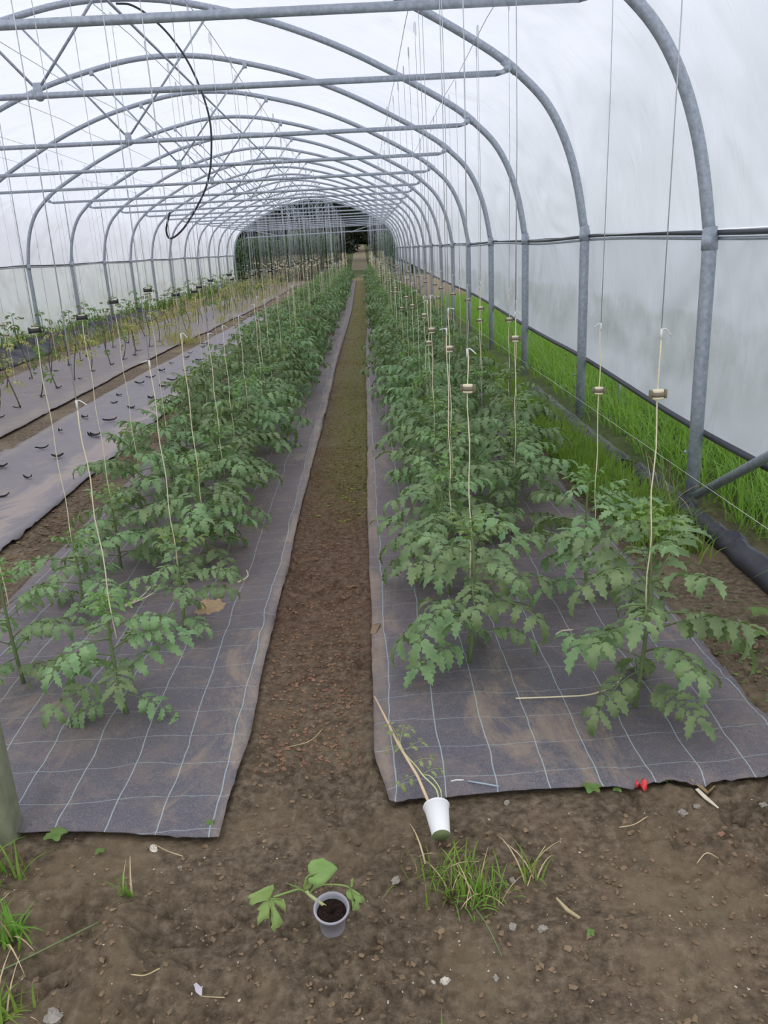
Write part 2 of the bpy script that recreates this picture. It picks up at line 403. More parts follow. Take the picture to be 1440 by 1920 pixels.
def hoop_y(k): return HY[k]
YEND = HY[-1]
M_FILM = film_material('clear_white_polythene', srgb(240, 241, 249), 0, None)
M_FILM_R = film_material('side_polythene_right', srgb(214, 215, 224), .45, (.72, .95, srgb(150, 152, 138)))
M_FILM_L = film_material('side_polythene_left', srgb(226, 230, 230), .45, (.15, .6, srgb(164, 184, 156)))
# roof film, sagging a little between hoops
ys = np.concatenate([np.linspace(1.83 + S * i, 1.83 + S * (i + 1), 12, endpoint=False) for i in range(17)] + [[YEND]])
A = arch; cen = np.array([0, 1.6])
nrm = A - cen; nrm /= np.linalg.norm(nrm, axis=1)[:, None]
YY, II = np.meshgrid(ys, np.arange(len(A)), indexing='ij')
ph = ((YY - Y0) / S) % 1.0
sag = -.035 * np.sin(PI * ph) ** 1 + .06 * fbm(YY * 1.5 + II * .12, II * .16, 3) * np.sin(PI * ph)
off = .045 + sag
XX = XC + A[II][..., 0] + nrm[II][..., 0] * off; ZZ = A[II][..., 1] + nrm[II][..., 1] * off
mb = MB(); gridmesh(mb, XX, YY, ZZ)
tag(build(mb, 'ceiling', M_FILM), kind='structure', label='white polythene roof film stretched over the hoops')
# right side curtain down to the roller tube
def roll_z(y): return .36 + .10 * sstep(4, 7.5, y) + .16 * sstep(7, 15, y) + .25 * sstep(14, 40, y)
ty = np.linspace(0, 1, 14); ysr = np.concatenate([np.linspace(1.83, 12, 90), np.linspace(12.3, YEND, 100)])
YY, TT = np.meshgrid(ysr, ty, indexing='ij')
top = 1.405; XX = XC + 4.035 + .04 * np.sin(TT * PI) + .05 * fbm(YY * 2.2 + TT * 1.1, TT * 1.2, 3) * np.sin(TT * PI) + .03 * TT
ZZ = top + (roll_z(YY) - top) * TT
mb = MB(); gridmesh(mb, XX, YY, ZZ)
tag(build(mb, 'wall_right', M_FILM_R), kind='structure', label='right side curtain of dirty polythene hanging from the rail to the roller tube')
mb = MB(); XX2 = XC - 4.03 - .03 * np.sin(TT * PI) - .05 * fbm(YY * 1.6, TT * 1.5, 3) * np.sin(TT * PI); ZZ2 = top + (-.02 - top) * TT
gridmesh(mb, XX2, YY, ZZ2)
tag(build(mb, 'wall_left', M_FILM_L), kind='structure', label='left side curtain of greenish polythene reaching down to the weeds')

ORD = ['first', 'second', 'third', 'fourth', 'fifth', 'sixth', 'seventh', 'eighth', 'ninth', 'tenth', 'eleventh', 'twelfth', 'thirteenth',
       'fourteenth', 'fifteenth', 'sixteenth', 'seventeenth', 'eighteenth', 'nineteenth', 'twentieth']
ORD += ['twenty-' + o for o in ORD[:9]] + ['thirtieth']
# hoops
R_H = .036
root = empty('tunnel_hoop', (XC, HY[0], 0))
mbx = MB(); tube(mbx, [(a, 0, b) for a, b in arch], .031, 14); build(mbx, 'arch_tube', M_STEEL, root)
for s in (1, -1):
    mbx = MB(); tube(mbx, [(s * 3.985, 0, -.15), (s * 3.985, 0, .6), (s * 3.985, 0, 1.41), (s * 3.980, 0, 1.47)], R_H, 14)
    tube(mbx, [(s * 3.985, 0, 1.36), (s * 3.984, 0, 1.44)], R_H + .004, 14)
    lg = build(mbx, 'leg', M_STEEL, root)
    mbx = MB(); tube(mbx, [(s * 3.94, 0, .33), (s * 3.925, 0, .33)], .009, 8); build(mbx, 'bolt', M_STEEL, lg)
    i0 = int(np.argmin(np.abs(half[:, 0] - 3.34))); q = half[i0 - 2:i0 + 1]
    mbx = MB(); tube(mbx, [(s * a, 0, b) for a, b in q], .036, 14); build(mbx, 'sleeve_joint', M_STEEL, root)
regkids(root)
hoops = [root] + [copy_tree(root) for k in range(1, NH)]
for k, h in enumerate(hoops):
    h.location = (XC, HY[k], DZ[k] * .5)
    tag(h, f'{ORD[k]} galvanised steel hoop counted from the tunnel front' if k < NH - 1 else 'last galvanised steel hoop at the open far end of the tunnel', 'hoop', 'steel hoops of the tunnel')
# cross bars with their V struts
ZB = 2.53
root = empty('crossbar', (XC, HY[0], ZB))
xr = 3.385
mbx = MB(); tube(mbx, [(-xr + .09, 0, 0), (xr - .09, 0, 0)], .0215, 12)
for s in (1, -1):
    tube(mbx, [(s * (xr - .09), 0, 0), (s * (xr - .05), 0, .004), (s * xr, 0, .02)], [.0215, .017, .02], 10)
build(mbx, 'bar', M_STEEL, root)
for s in (1, -1):
    mbx = MB(); tube(mbx, [(s * (xr + .0), -.02, .03), (s * (xr + .0), .02, .03)], .028, 10)
    cl = build(mbx, 'end_clamp', M_STEEL, root)
    mbx = MB(); tube(mbx, [(s * .03, 0, .07), (s * .93, 0, 1.10)], .0105, 8); build(mbx, 'strut', M_STEEL, root)
    mbx = MB(); box(mbx, (s * .945, 0, 1.12), (.05, .03, .07)); build(mbx, 'hanger_bracket', M_STEEL, root)
mbx = MB(); box(mbx, (0, 0, .035), (.06, .025, .10)); tube(mbx, [(0, -.028, .0), (0, .028, .0)], .034, 10); build(mbx, 'centre_clamp', M_STEEL, root)
regkids(root)
bars = [root] + [copy_tree(root) for k in range(1, NH)]
for k, h in enumerate(bars):
    h.location = (XC, HY[k] - .03, ZB + DZ[k])
    tag(h, f'{ORD[k]} steel crossbar with V struts from the tunnel front' if k < NH - 1 else 'last steel crossbar with V struts above the open far end', 'crossbar', 'crossbars tying the hoops')

def thing_tube(name, pts, r, mat, label, cat, n=10, group=None, k=None):
    P = catmull(pts, k) if k else pts
    mb = MB(); tube(mb, P, r, n); return tag(build(mb, name, mat), label, cat, group)
thing_tube('ridge_pole', [(XC, 1.9, 3.74), (XC, YEND, 3.735)], .015, M_STEEL, 'long thin steel ridge pole running under the hoop tops', 'pole')
for s, nm in ((1, 'right'), (-1, 'left')):
    r_ = empty('side_rail', (XC + s * 3.985, 0, 1.40))
    mbx = MB(); nn = 80; yy = np.linspace(1.9, YEND, nn); tube(mbx, [(s * .035, y, .012 * math.sin(y * 1.3)) for y in yy], .013, 8); build(mbx, 'channel', M_DARKRAIL, r_)
    mbx = MB(); tube(mbx, [(s * .045, y, -.028 + .012 * math.sin(y * 1.3)) for y in yy], .009, 8); build(mbx, 'film_edge_roll', M_STEEL, r_)
    tag(r_, f'dark lock rail along the {nm} wall joining roof film and side curtain', 'rail')
yy = ysr
mb = MB(); tube(mb, [(XC + 4.035 + .03, y, float(roll_z(y)) - .005) for y in yy], .019, 10)
tag(build(mb, 'roller_tube', M_DARKRAIL), 'dark roller tube along the bottom edge of the right side curtain', 'tube')
thing_tube('corner_brace', [(XC + 4.0, 4.36, -.06), (XC + 4.02, 2.4, 1.02)], .024, M_STEEL, 'slanting steel brace rising from the foot of the nearest right hoop', 'brace')
thing_tube('steel_stake', [(2.13, 6.85, -.1), (2.18, 6.95, .52)], .013, M_STEEL, 'thin leaning steel stake in the grass outside the right curtain', 'stake')
thing_tube('guide_line', [(XC + 3.95, 2.0, .16), (XC + 3.95, 12, .15), (XC + 3.95, 20, .15)], .0014, M_WHITE_TWINE, 'thin pale line stretched low along the right hoop legs', 'line', 5)
hz = [(-2.20, 3.74), (-2.06, 3.72), (-1.9, 3.62), (-1.72, 3.44), (-1.55, 3.16), (-1.43, 2.77), (-1.43, 2.43), (-1.52, 2.08), (-1.76, 1.73), (-1.93, 1.60), (-1.97, 1.68), (-1.91, 1.85)]
thing_tube('hanging_hose', [(a, 8.93 - .01 * i, b) for i, (a, b) in enumerate(hz)], .010, M_BLACKHOSE, 'dark hose hanging in a long loop from the roof ridge', 'hose', 8, None, 6)
# far end frame
r_ = empty('end_frame', (XC, YEND + .1, 0))
mb = MB(); tube(mb, [(-3.35, 0, 2.2), (3.72, 0, 2.26)], .03, 10); build(mb, 'header_bar', M_STEEL, r_)
for s in (1, -1):
    mb = MB(); tube(mb, [(s * 1.75, 0, 2.22), (s * 3.4, 0, 2.62)], .02, 8); build(mb, 'diagonal_brace', M_STEEL, r_)
mb = MB(); tube(mb, [(.80, 0, 0), (.80, 0, 2.23)], .035, 8); build(mb, 'door_post', M_STEEL, r_)
mb = MB(); tube(mb, [(.80, 0, 2.23), (.80, 0, 3.72)], .02, 8); build(mb, 'upper_post', M_STEEL, r_)
tag(r_, 'steel door frame standing at the open far end', 'frame')
# doorway post close on the left
mb = MB(); box(mb, (-1.014, 1.775, 1.5), (.085, .085, 3.1), 0, .05, .08)
tag(build(mb, 'door_post', simple('mossy_timber', srgb(150, 154, 130), .85, .2, var=.25, scale=18)), 'mossy wooden door post at the left edge, nearest the camera', 'post')

# ------------------------------------------------------------------ weed fabric
def fabric(name, x0, x1, y0, y1, mat, label, f0=None, fx0=None, fx1=None, dx=.02, dy=.02, lift=.014, amp=.012, sc_=2.6):
    nx = int((x1 - x0) / dx) + 1
    us = np.linspace(0, 1, nx); yv = [0.0]; d = dy
    while yv[-1] < y1 - y0: yv.append(yv[-1] + d); d = min(d * 1.012, .35)
    yv = np.array(yv)
    U, V = np.meshgrid(us, yv)
    L = x0 + (fx0(y0 + V) if fx0 else 0); Rr = x1 + (fx1(y0 + V) if fx1 else 0)
    X = L + (Rr - L) * U
    front = f0(X) if f0 is not None else 0
    Y = y0 + V + front * (1 - sstep(0, .8, V))
    edge = np.minimum(np.minimum(U, 1 - U) * (x1 - x0), V)
    rag = (fbm(X * 14, Y * 14, 3) * .014) * (1 - sstep(0, .06, V)); Y = Y + rag
    X = X + fbm(Y * 3.5, X * 0 + x0 * 5, 4) * .016 * (1 - sstep(.0, .08, U)) + fbm(Y * 3.5 + 9, X * 0 + x0, 4) * .02 * sstep(.92, 1, U)
    wr = fbm(X * sc_, Y * sc_ * .7, 4) * amp * 2 + np.abs(fbm(X * 7, Y * 2.2 + 5, 3)) * amp * 1.2
    Z = ground(X, Y) + lift + (.012 + np.maximum(wr, -.006)) * sstep(0, .05, edge) + .006
    mb = MB(); gridmesh(mb, X, Y, Z)
    # folded-under rim, so the sheet has an edge and touches the soil
    o = build(mb, name, mat); sm = o.modifiers.new('thickness', 'SOLIDIFY'); sm.thickness = .003; sm.offset = -1
    return tag(o, label, 'ground cover')
def frontR(X): return .0 + .03 * np.sin(X * 5 + .5) - .01 + .05 * (X > 2)
fabric('weed_fabric', -.04, 1.13, 1.81, 40.5, M_MATR, 'dark woven weed fabric with pale grid threads, right of the centre path',
       lambda X: .012 * np.sin(X * 6), lambda Y: .035 * (1 - sstep(1.8, 2.05, Y)) + .02 * sstep(4, 8, Y) + .10 * sstep(8, 22, Y), None, .018, .018)
fabric('weed_fabric', -1.62, -.42, 1.74, 40.5, M_MATL, 'dark woven weed fabric with pale grid threads, left of the centre path',
       lambda X: .03 * sstep(-.5, -1.0, X) - .03 * sstep(-.75, -.45, X), lambda Y: .0 * Y, lambda Y: .03 * sstep(4, 8, Y) + .1 * sstep(8, 22, Y) - .02 * (1 - sstep(1.8, 2.1, Y)), .018, .018)
bed3 = fabric('weed_fabric', -2.92, -1.93, 3.2, 22.6, M_MAT3, 'smooth grey weed fabric on the empty bed, with black planting slits',
       None, lambda Y: .06 * fbm(Y * .8, Y * 0, 2) + .25 * sstep(8, 22, Y), lambda Y: .05 * fbm(Y * .6 + 4, Y * 0, 2), .04, .03, .014, .012, 1.2)
bed4 = fabric('weed_fabric', -4.75, -3.2, 5.2, 40, M_MAT4, 'faded grey weed fabric under the pale spindly tomato rows',
       None, None, lambda Y: .08 * fbm(Y * 1.1 + 2, Y * 0, 2) + .32 * sstep(10, 26, Y), .05, .04, .014, .014, 1.2)
# torn flaps at the planting slits of the empty bed
def flapmesh(seed):
    r = random.Random(seed); mb = MB()
    for k in range(r.choice((1, 2, 2))):
        a = r.uniform(-.5, .5); L = r.uniform(.08, .14); W = r.uniform(.012, .03); n = 7; V = []
        for i in range(n):
            t = i / (n - 1) - .5; wd = W * (1 - (2 * t) ** 2) ** .6 + .001; zz = .004 + .022 * (2 * t) ** 2 * r.uniform(.4, 1.2)
            c, s = math.cos(a), math.sin(a)
            for e, dz in ((-1, .0), (0, .012), (1, .002)):
                x = t * L; y = e * wd + k * .025; V.append((x * c - y * s, x * s + y * c, zz + dz))
        F_ = [(i * 3 + j, i * 3 + j + 1, i * 3 + j + 4, i * 3 + j + 3) for i in range(n - 1) for j in range(2)]
        mb.add(V, F_)
    return mb.mesh('torn_flap', [M_FLAP])
flaps = [flapmesh(i) for i in range(6)]
def put_flap(parent, x, y, s=1.0):
    o = link('torn_flap', flaps[rnd.randrange(6)], parent, (x, y, gz(x, y) + .036), (0, 0, rnd.uniform(-.6, .6)), (s, s, s))
y = 4.25
while y < 22:
    for xx in (-2.33, -2.66):
        if rnd.random() < .9: put_flap(bed3, xx + rnd.uniform(-.05, .05), y + rnd.uniform(-.12, .12) + (.3 if xx < -2.5 else 0), rnd.uniform(.7, 1.15))
    y += .62
# crumpled black cover by the left wall and buried black cover along the right wall
def crumple(name, x0, x1, y0, y1, label, amp, dx=.05, dy=.05, seed=0, ridge=.06, cx=None):
    xs = np.arange(x0, x1, dx); yv = np.arange(y0, y1, dy); X, Y = np.meshgrid(xs, yv)
    c = (X - x0) / (x1 - x0)
    X2 = X + .12 * fbm(Y * .9 + seed, Y * 0, 3) * 2 * (x1 - x0)
    Z = ground(X2, Y) + .01 + np.sin(PI * c) ** .7 * (ridge + amp * (.5 + np.abs(fbm(X * 5 + seed, Y * 2.2, 4)) * 4 + fbm(X * 2 + seed, Y * .8, 2)))
    mb = MB(); gridmesh(mb, X2, Y, Z); o = build(mb, name, M_BLACKFAB)
    sm = o.modifiers.new('thickness', 'SOLIDIFY'); sm.thickness = .004; sm.offset = -1
    return tag(o, label, 'ground cover')
crumple('black_ground_cover', -6.15, -5.2, 9, 22, 'crumpled black ground cover heaped beside the left wall', .12, .05, .05, 2, .05)
crumple('black_ground_cover', 1.56, 1.70, 2.3, 4.75, 'black ground cover rolled in a ridge beside the near right hoop leg', .02, .012, .02, 5, .045)
crumple('black_ground_cover', 1.50, 1.68, 4.9, 7.7, 'dusty black ground cover half buried between the grass strips on the right', .02, .015, .03, 8, .04)

# ------------------------------------------------------------------ plants: leaves
def leaflet(mb, base, d, up, L, W, mi=0, st=8, droop=.35, fold=.25, tooth=.3, r=None):
    """one toothed leaflet, folded at its midrib: base point, direction, up vector"""
    d = np.array(d, float); d /= np.linalg.norm(d); up = np.array(up, float); s = np.cross(d, up); s /= np.linalg.norm(s) + 1e-9; n = np.cross(s, d)
    V = []; p = np.array(base, float); ang = 0
    for i in range(st):
        t = i / (st - 1)
        w_ = W * (math.sin(PI * min(1, t * .93 + .06) ** .8) ** .9) if t < 1 else 0
        if i % 2 == 0 and 0 < i < st - 1: w_ *= 1 - tooth
        dd = d * math.cos(ang) - n * math.sin(ang); nn = n * math.cos(ang) + d * math.sin(ang)
        fw = dd * (L / st * .45 if i % 2 else 0)
        V += [p - s * w_ + nn * w_ * fold + fw, p, p + s * w_ + nn * w_ * fold + fw]
        p = p + dd * L / (st - 1); ang += droop / (st - 1) * 2
    F_ = [(i * 3 + j, i * 3 + j + 1, i * 3 + j + 4, i * 3 + j + 3) for i in range(st - 1) for j in range(2)]
    mb.add(V, F_, mi)
def compound_leaf(seed, L=.26, pairs=4, mi=0, st=8, droop=1.1, rise=.5, small=True, stem_mi=1, wfac=.34):
    r = random.Random(seed); mb = MB()
    n = 10; P = []; p = np.array([0., 0, 0]); a = rise
    yaw = 0; cur = r.uniform(-.35, .35)
    D = []
    for i in range(n):
        P.append(p.copy()); d = np.array([math.cos(a) * math.cos(yaw), math.cos(a) * math.sin(yaw), math.sin(a)]); D.append(d)
        p = p + d * L / (n - 1); a -= droop / (n - 1) * (1.3 if i > 3 else .8); yaw += cur / n
    tube(mb, P, np.linspace(.0030, .0012, n) * (L / .26), 4, stem_mi, cap=False)
    def at(t): i = min(n - 2, int(t * (n - 1))); f = t * (n - 1) - i; return P[i] * (1 - f) + P[i + 1] * f, D[i]
    def upv(d): u = np.array([0, 0, 1.]) - d * d[2]; u /= np.linalg.norm(u) + 1e-9; return u
    q, d = at(1.0); u = upv(d)
    leaflet(mb, q, d, u, L * .33, L * .085, mi, st, r.uniform(.3, 1.0), r.uniform(.1, .5), .42)
    for k in range(pairs):
        t = .34 + .58 * k / max(1, pairs - 1) if pairs > 1 else .6
        q, d = at(t); u = upv(d); s = np.cross(d, u)
        for e in (1, -1):
            tt = t + r.uniform(-.03, .03); q, d = at(min(.97, max(0, tt)))
            dirn = d * r.uniform(.35, .7) + e * s * 1.0 + u * r.uniform(-.25, .2)
            sz = L * (wfac - .07 * abs(k - 1) / pairs) * r.uniform(.8, 1.1)
            leaflet(mb, q + dirn * .006, dirn, u + s * r.uniform(-.3, .3), sz, sz * r.uniform(.22, .28), mi, st, r.uniform(.2, 1.3), r.uniform(.05, .5), .42)
            if small and r.random() < .7:
                q2, d2 = at(min(.95, tt + .08)); sz2 = sz * .33
                leaflet(mb, q2, d2 * .4 + e * s, u, sz2, sz2 * .34, mi, 5, .4, .2)
    return mb
def lookat(loc, az, el, roll=0, s=1.0):
    return Matrix.Translation(loc) @ Matrix.Rotation(az, 4, 'Z') @ Matrix.Rotation(-el, 4, 'Y') @ Matrix.Rotation(roll, 4, 'X') @ Matrix.Scale(s, 4)
LV = [compound_leaf(100 + i, .26, 4 + i % 2, 0, 10, .6 + .22 * (i % 4), .40 + .12 * (i % 3), wfac=.32) for i in range(8)]
LY = [compound_leaf(200 + i, .13, 3, 0, 7, .8, .7) for i in range(3)]
LS = [compound_leaf(300 + i, .26, 3, 0, 5, 1.0 + .3 * i, .45, small=False, wfac=.46) for i in range(4)]    # coarser for distance
LV_me = [m_.mesh('leaf', [M_LEAF, M_STEM]) for m_ in LV]; LY_me = [m_.mesh('leaf', [M_YOUNG, M_STEM]) for m_ in LY]
def plan(seed, h, R, n):
    r = random.Random(seed); lean = (r.uniform(-.06, .06), r.uniform(-.06, .06)); out = []
    spine = [(lean[0] * math.sin(t * 2.4) * h, lean[1] * math.sin(t * 2) * h, h * t) for t in np.linspace(0, 1, 9)]
    az = r.uniform(0, 6.28)
    for i in range(n):
        t = .16 + .78 * i / (n - 1); az += 2.4 + r.uniform(-.4, .4)
        sz = (.72 + .42 * math.sin(PI * min(1, t * 1.05))) * R / .26 * r.uniform(.85, 1.12)
        if t > .8: sz *= .75
        k = min(7, int(t * 8)); f = t * 8 - k; p = np.array(spine[k]) * (1 - f) + np.array(spine[k + 1]) * f
        out.append((p, az, r.uniform(-.25, .3) + (.35 if t > .8 else 0) - (.25 if t < .3 else 0), r.uniform(-.3, .3), sz, t))
    return spine, out
def near_plant(name, seed, x, y, h, R, n, label, group):
    root = empty(name, (x, y, gz(x, y) + .02)); spine, L = plan(seed, h, R * .94, n + 4); r = random.Random(seed + 5)
    mb = MB(); tube(mb, spine, np.linspace(.0075, .004, 9), 7); build(mb, 'stem', M_STEM, root)
    for p, az, el, ro, s, t in L:
        me = LV_me[r.randrange(8)]
        o = link('leaf', me, root); o.matrix_local = lookat(Vector(p), az, el, ro, s)
    mb = MB(); top = spine[-1]
    for k in range(6):
        mb.merge(LY[k % 3], lookat(Vector((top[0], top[1], top[2] - .012 * k)), k * 1.9 + seed, .95 - .13 * k, 0, .5 + .10 * k))
    build(mb, 'growing_tip', [M_YOUNG, M_STEM], root)
    return tag(root, label, 'tomato plant', group)
def far_plant_mesh(seed, h, R, n, leaves=None, mats=None, base=.16):
    leaves = leaves or LS; spine, L = plan(seed, h, R, n); r = random.Random(seed); mb = MB()
    tube(mb, spine, np.linspace(.008, .004, 9), 5, 1)
    for p, az, el, ro, s, t in L: mb.merge(leaves[r.randrange(len(leaves))], lookat(Vector(p), az, el, ro, s))
    nb = len(mb.f); n0 = nb
    for k in range(4):
        src = LS[k % len(LS)]; M_ = lookat(Vector(spine[-1]) - Vector((0, 0, .012 * k)), k * 1.8 + seed, .7 - .12 * k, 0, .26 + .05 * k)
        mb.merge(src, M_)
    for i in range(nb, len(mb.f)):
        if mb.m[i] == 0: mb.m[i] = 2
    return mb.mesh('tomato_plant', mats or [M_LEAF, M_STEM, M_YOUNG])
MID = [far_plant_mesh(40 + i, .55, .25, 26, LV) for i in range(5)]
FAR = [far_plant_mesh(60 + i, .60, .26, 20) for i in range(5)]

ROWS = {   # row name: (x, start list, description, group)
 'A': (.33, [2.50, 3.08, 3.65, 4.2], 'right bed, row next to the centre path'),
 'B': (.80, [2.16, 2.96, 3.77, 4.35], 'right bed, row next to the grass strip'),
 'C': (-.80, [2.30, 2.90, 3.60, 4.2], 'left bed, row next to the centre path'),
 'D': (-1.25, [2.54, 3.15, 3.63, 4.25], 'left bed, row beside the empty bed')}
spec = {  # near plants: height, leaf length, leaves
 ('A', 0): (.50, .25, 16), ('A', 1): (.53, .27, 20), ('A', 2): (.56, .27, 21), ('A', 3): (.58, .27, 21),
 ('B', 0): (.60, .27, 20), ('B', 1): (.50, .27, 14), ('B', 2): (.50, .26, 18), ('B', 3): (.55, .26, 17),
 ('C', 0): (.36, .23, 12), ('C', 1): (.36, .18, 10), ('C', 2): (.46, .26, 21), ('C', 3): (.50, .27, 21),
 ('D', 0): (.40, .20, 10), ('D', 1): (.30, .22, 9), ('D', 2): (.36, .22, 15), ('D', 3): (.50, .26, 20)}
rowpos = {}
for key, (X0, start, desc) in ROWS.items():
    r = random.Random(ord(key)); pts = []; ys_ = list(start)
    while ys_[-1] < 39.8: ys_.append(ys_[-1] + .575 + r.uniform(-.04, .04))
    for i, y in enumerate(ys_):
        x = X0 + r.uniform(-.05, .05)
        if (key, i) == ('B', 0): x = .76
        if (key, i) == ('B', 1): x = .83
        if (key, i) == ('B', 2): x = .67
        if (key, i) == ('C', 0): x = -.83
        if (key, i) == ('C', 1): x = -.77
        x += (.08 * sstep(8, 22, y) if key in 'CA' else 0)
        x = float(x); pts.append((x, y))
        o_ = ORD[i] if i < 24 else None
        grp = 'tomato plants in the ' + desc
        if (key, i) in spec:
            h, R, n = spec[(key, i)]
            near_plant('tomato_plant', 1000 + i * 17 + ord(key), x, y, h, R, n, f'{ORD[i]} green tomato plant from the front, {desc}', grp)
            continue
        me = (MID if y < 9 else FAR)[r.randrange(5)]
        o = link('tomato_plant', me, None, (x, y, gz(x, y) + .02), (0, 0, r.uniform(0, 6.28)))
        s = r.uniform(.92, 1.12) * (1.0 if y < 8 else 1.04); o.scale = (s, s, s * r.uniform(.95, 1.1))
        if i < 24: tag(o, f'{ORD[i]} green tomato plant from the front, {desc}', 'tomato plant', grp)
        else: tag(o, f'green tomato plant in the dense far stretch, {desc}', 'tomato plant', grp + ', far stretch')
    rowpos[key] = pts

# pale spindly plants on the faded bed
LP = [compound_leaf(400 + i, .15, 3, 0, 6, 1.6, .2, small=False, stem_mi=1, wfac=.42) for i in range(3)]
def pale_mesh(seed):
    r = random.Random(seed); mb = MB(); h = r.uniform(.5, .68)
    sp = [(.05 * math.sin(t * 3 + seed), .04 * math.sin(t * 4), h * t) for t in np.linspace(0, 1, 8)]
    tube(mb, sp, np.linspace(.0075, .005, 8), 5, 1)
    for k in range(r.randint(5, 8)):
        t = r.uniform(.5, 1); p = sp[min(7, int(t * 7))]
        mb.merge(LP[k % 3], lookat(Vector(p), r.uniform(0, 6.28), r.uniform(-.6, .5), 0, r.uniform(.7, 1.15)))
    return mb.mesh('pale_tomato_plant', [M_PALELEAF if seed % 3 else M_WEED, M_GREYSTEM])
PALE = [pale_mesh(i) for i in range(7)]
pale_pts = []
for ri, (X0, desc) in enumerate(((-3.62, 'front row of the faded bed'), (-4.3, 'back row of the faded bed'))):
    y = 7.2 + .3 * ri; i = 0; r = random.Random(50 + ri)
    while y < 36:
        x = X0 + r.uniform(-.06, .06) + .35 * float(sstep(12, 30, y)); pale_pts.append((x, y))
        o = link('pale_tomato_plant', PALE[r.randrange(7)], None, (x, y, gz(x, y) + .025), (0, 0, r.uniform(0, 6)), None)
        grp = 'pale tomato plants in the ' + desc
        if i < 14: tag(o, f'{ORD[i]} pale yellowing tomato plant from the left frame edge, {desc}', 'tomato plant', grp)
        else: tag(o, f'pale yellowing tomato plant far along the {desc}', 'tomato plant', grp + ', far stretch')
        put_flap(bed4, x + .03, y - .03, .7) if y < 16 else None
        y += r.uniform(.5, .7); i += 1

# ------------------------------------------------------------------ support strings
ZW = 2.62
for xw, lab in ((.33, 'over the path-side row of the right bed'), (.80, 'over the grass-side row of the right bed'), (-.80, 'over the path-side row of the left bed'),
                (-1.25, 'over the far row of the left bed'), (-3.45, 'over the front row of the faded bed'), (-4.15, 'over the back row of the faded bed'), (-2.6, 'over the empty grey bed'), (-2.0, 'over the strip beside the empty bed')):
    nn = 60; pts = [(xw, y, ZW + .012 * math.sin(y * 2.6)) for y in np.linspace(1.9, YEND, nn)]
    thing_tube('overhead_wire', pts, .0022, M_WIRE, 'thin overhead wire ' + lab, 'wire', 5)
def string_proto(kind, seed):
    r = random.Random(seed)
    zk = {'A': 1.12, 'C': 1.05, 'D': 1.20, 'E': .95}[kind] + r.uniform(-.04, .04)
    zl = {'A': .35, 'C': .30, 'D': .32, 'E': .12}[kind]
    root = empty('support_string', (0, 0, 0))
    mb = MB(); tube(mb, [(0, 0, ZW), (.006, 0, (ZW + zk) / 2), (0, 0, zk)], .0016, 5)
    tube(mb, catmull([(-.004, -.012, ZW - .05), (-.004, -.010, ZW - .01), (0, 0, ZW + .006), (.004, .010, ZW - .01), (.004, .01, ZW - .06)], 3), .0014, 5)
    build(mb, 'wire_hanger', M_WIRE, root)
    zs = {'A': .93, 'C': 0, 'D': zk, 'E': .72}[kind] + (r.uniform(-.08, .07) if kind in 'AE' else 0)
    mb = MB(); n = 14; tube(mb, [(.003 * math.sin(k * 1.3 + seed), .003 * math.cos(k * 1.7), zk + (zl - zk) * k / (n - 1)) for k in range(n)], .0019 if kind in 'ACE' else .0017, 6)
    build(mb, 'twine', M_TWINE, root)
    if kind != 'D':
        mb = MB(); s = r.choice((1, -1)); tube(mb, catmull([(0, 0, zk - .01), (s * .004, 0, zk + .006), (s * .012, -.003, zk + .006), (s * .028, -.003, zk - .004 + r.uniform(-.01, .01))], 4), .0018, 5)
        tube(mb, [(0, 0, zk - .018), (0, 0, zk + .008)], .0032, 6)
        build(mb, 'knot_tail', M_WHITE_TWINE, root)
    if zs and not (kind in 'AE' and seed in (3,)):
        ro = r.uniform(-.5, .5); c, s = math.cos(ro), math.sin(ro); k_ = 1.0
        q = .78; P_ = lambda L_: [(r_ * q, z_ * q) for r_, z_ in L_]
        mb = MB(); h_ = .8 if kind == 'D' else 1.0
        lathe(mb, P_([(0, .017 * h_), (.019, .017 * h_), (.021, .013), (.021, .009), (.019, .006)]), 16, 0, 1, .62, (0, 0, zs))
        lathe(mb, P_([(.019, -.006), (.021, -.009), (.021, -.013 * h_), (.019, -.017 * h_), (0, -.017 * h_)]), 16, 0, 1, .62, (0, 0, zs))
        coil = build(mb, 'spool', M_TWINE, root, None, (0, 0, ro))
        bh = .011 if kind == 'D' else .008
        mb = MB(); lathe(mb, P_([(0, bh), (.023, bh), (.0245, 0), (.023, -bh), (0, -bh)]), 16, 0, 1, .62, (0, 0, zs))
        for e in (1, -1): box(mb, (e * .026 * q, 0, zs + .001), (.008 * q, .013 * q, .030 * q), 0, 0)
        build(mb, 'spool_band', M_SPOOLB if kind == 'D' else M_SPOOL, coil)
    regkids(root); return root
protos = {k: [string_proto(k, i + 1) for i in range(5)] for k in 'ACDE'}
used = set()
cands = []
for key, desc in (('A', ROWS['A'][2]), ('B', ROWS['B'][2]), ('C', ROWS['C'][2]), ('D', ROWS['D'][2])):
    for i, (x, y) in enumerate(rowpos[key]): cands.append((y, x, y, 'A' if key in 'AB' else key, i, desc, key))
for i, (x, y) in enumerate([p for p in pale_pts if p[0] > -3.9]): cands.append((y, x + .04, y + .02, 'E', i, 'over the front row of pale plants', 'P'))
for i, (x, y) in enumerate([p for p in pale_pts if p[0] <= -3.9]): cands.append((y, x + .04, y + .02, 'E', i, 'over the back row of pale plants', 'Q'))
for j, xx in enumerate((-2.0, -2.6, -3.1)):
    y = 23.0; i = 0
    while y < 41.5:
        cands.append((y, xx + rnd.uniform(-.05, .05), y, 'E', i, 'beyond the end of the empty grey bed', 'R%d' % j)); y += .5; i += 1
cands.sort(key=lambda c: c[0] ** 2 + c[1] ** 2)
rest = MB()
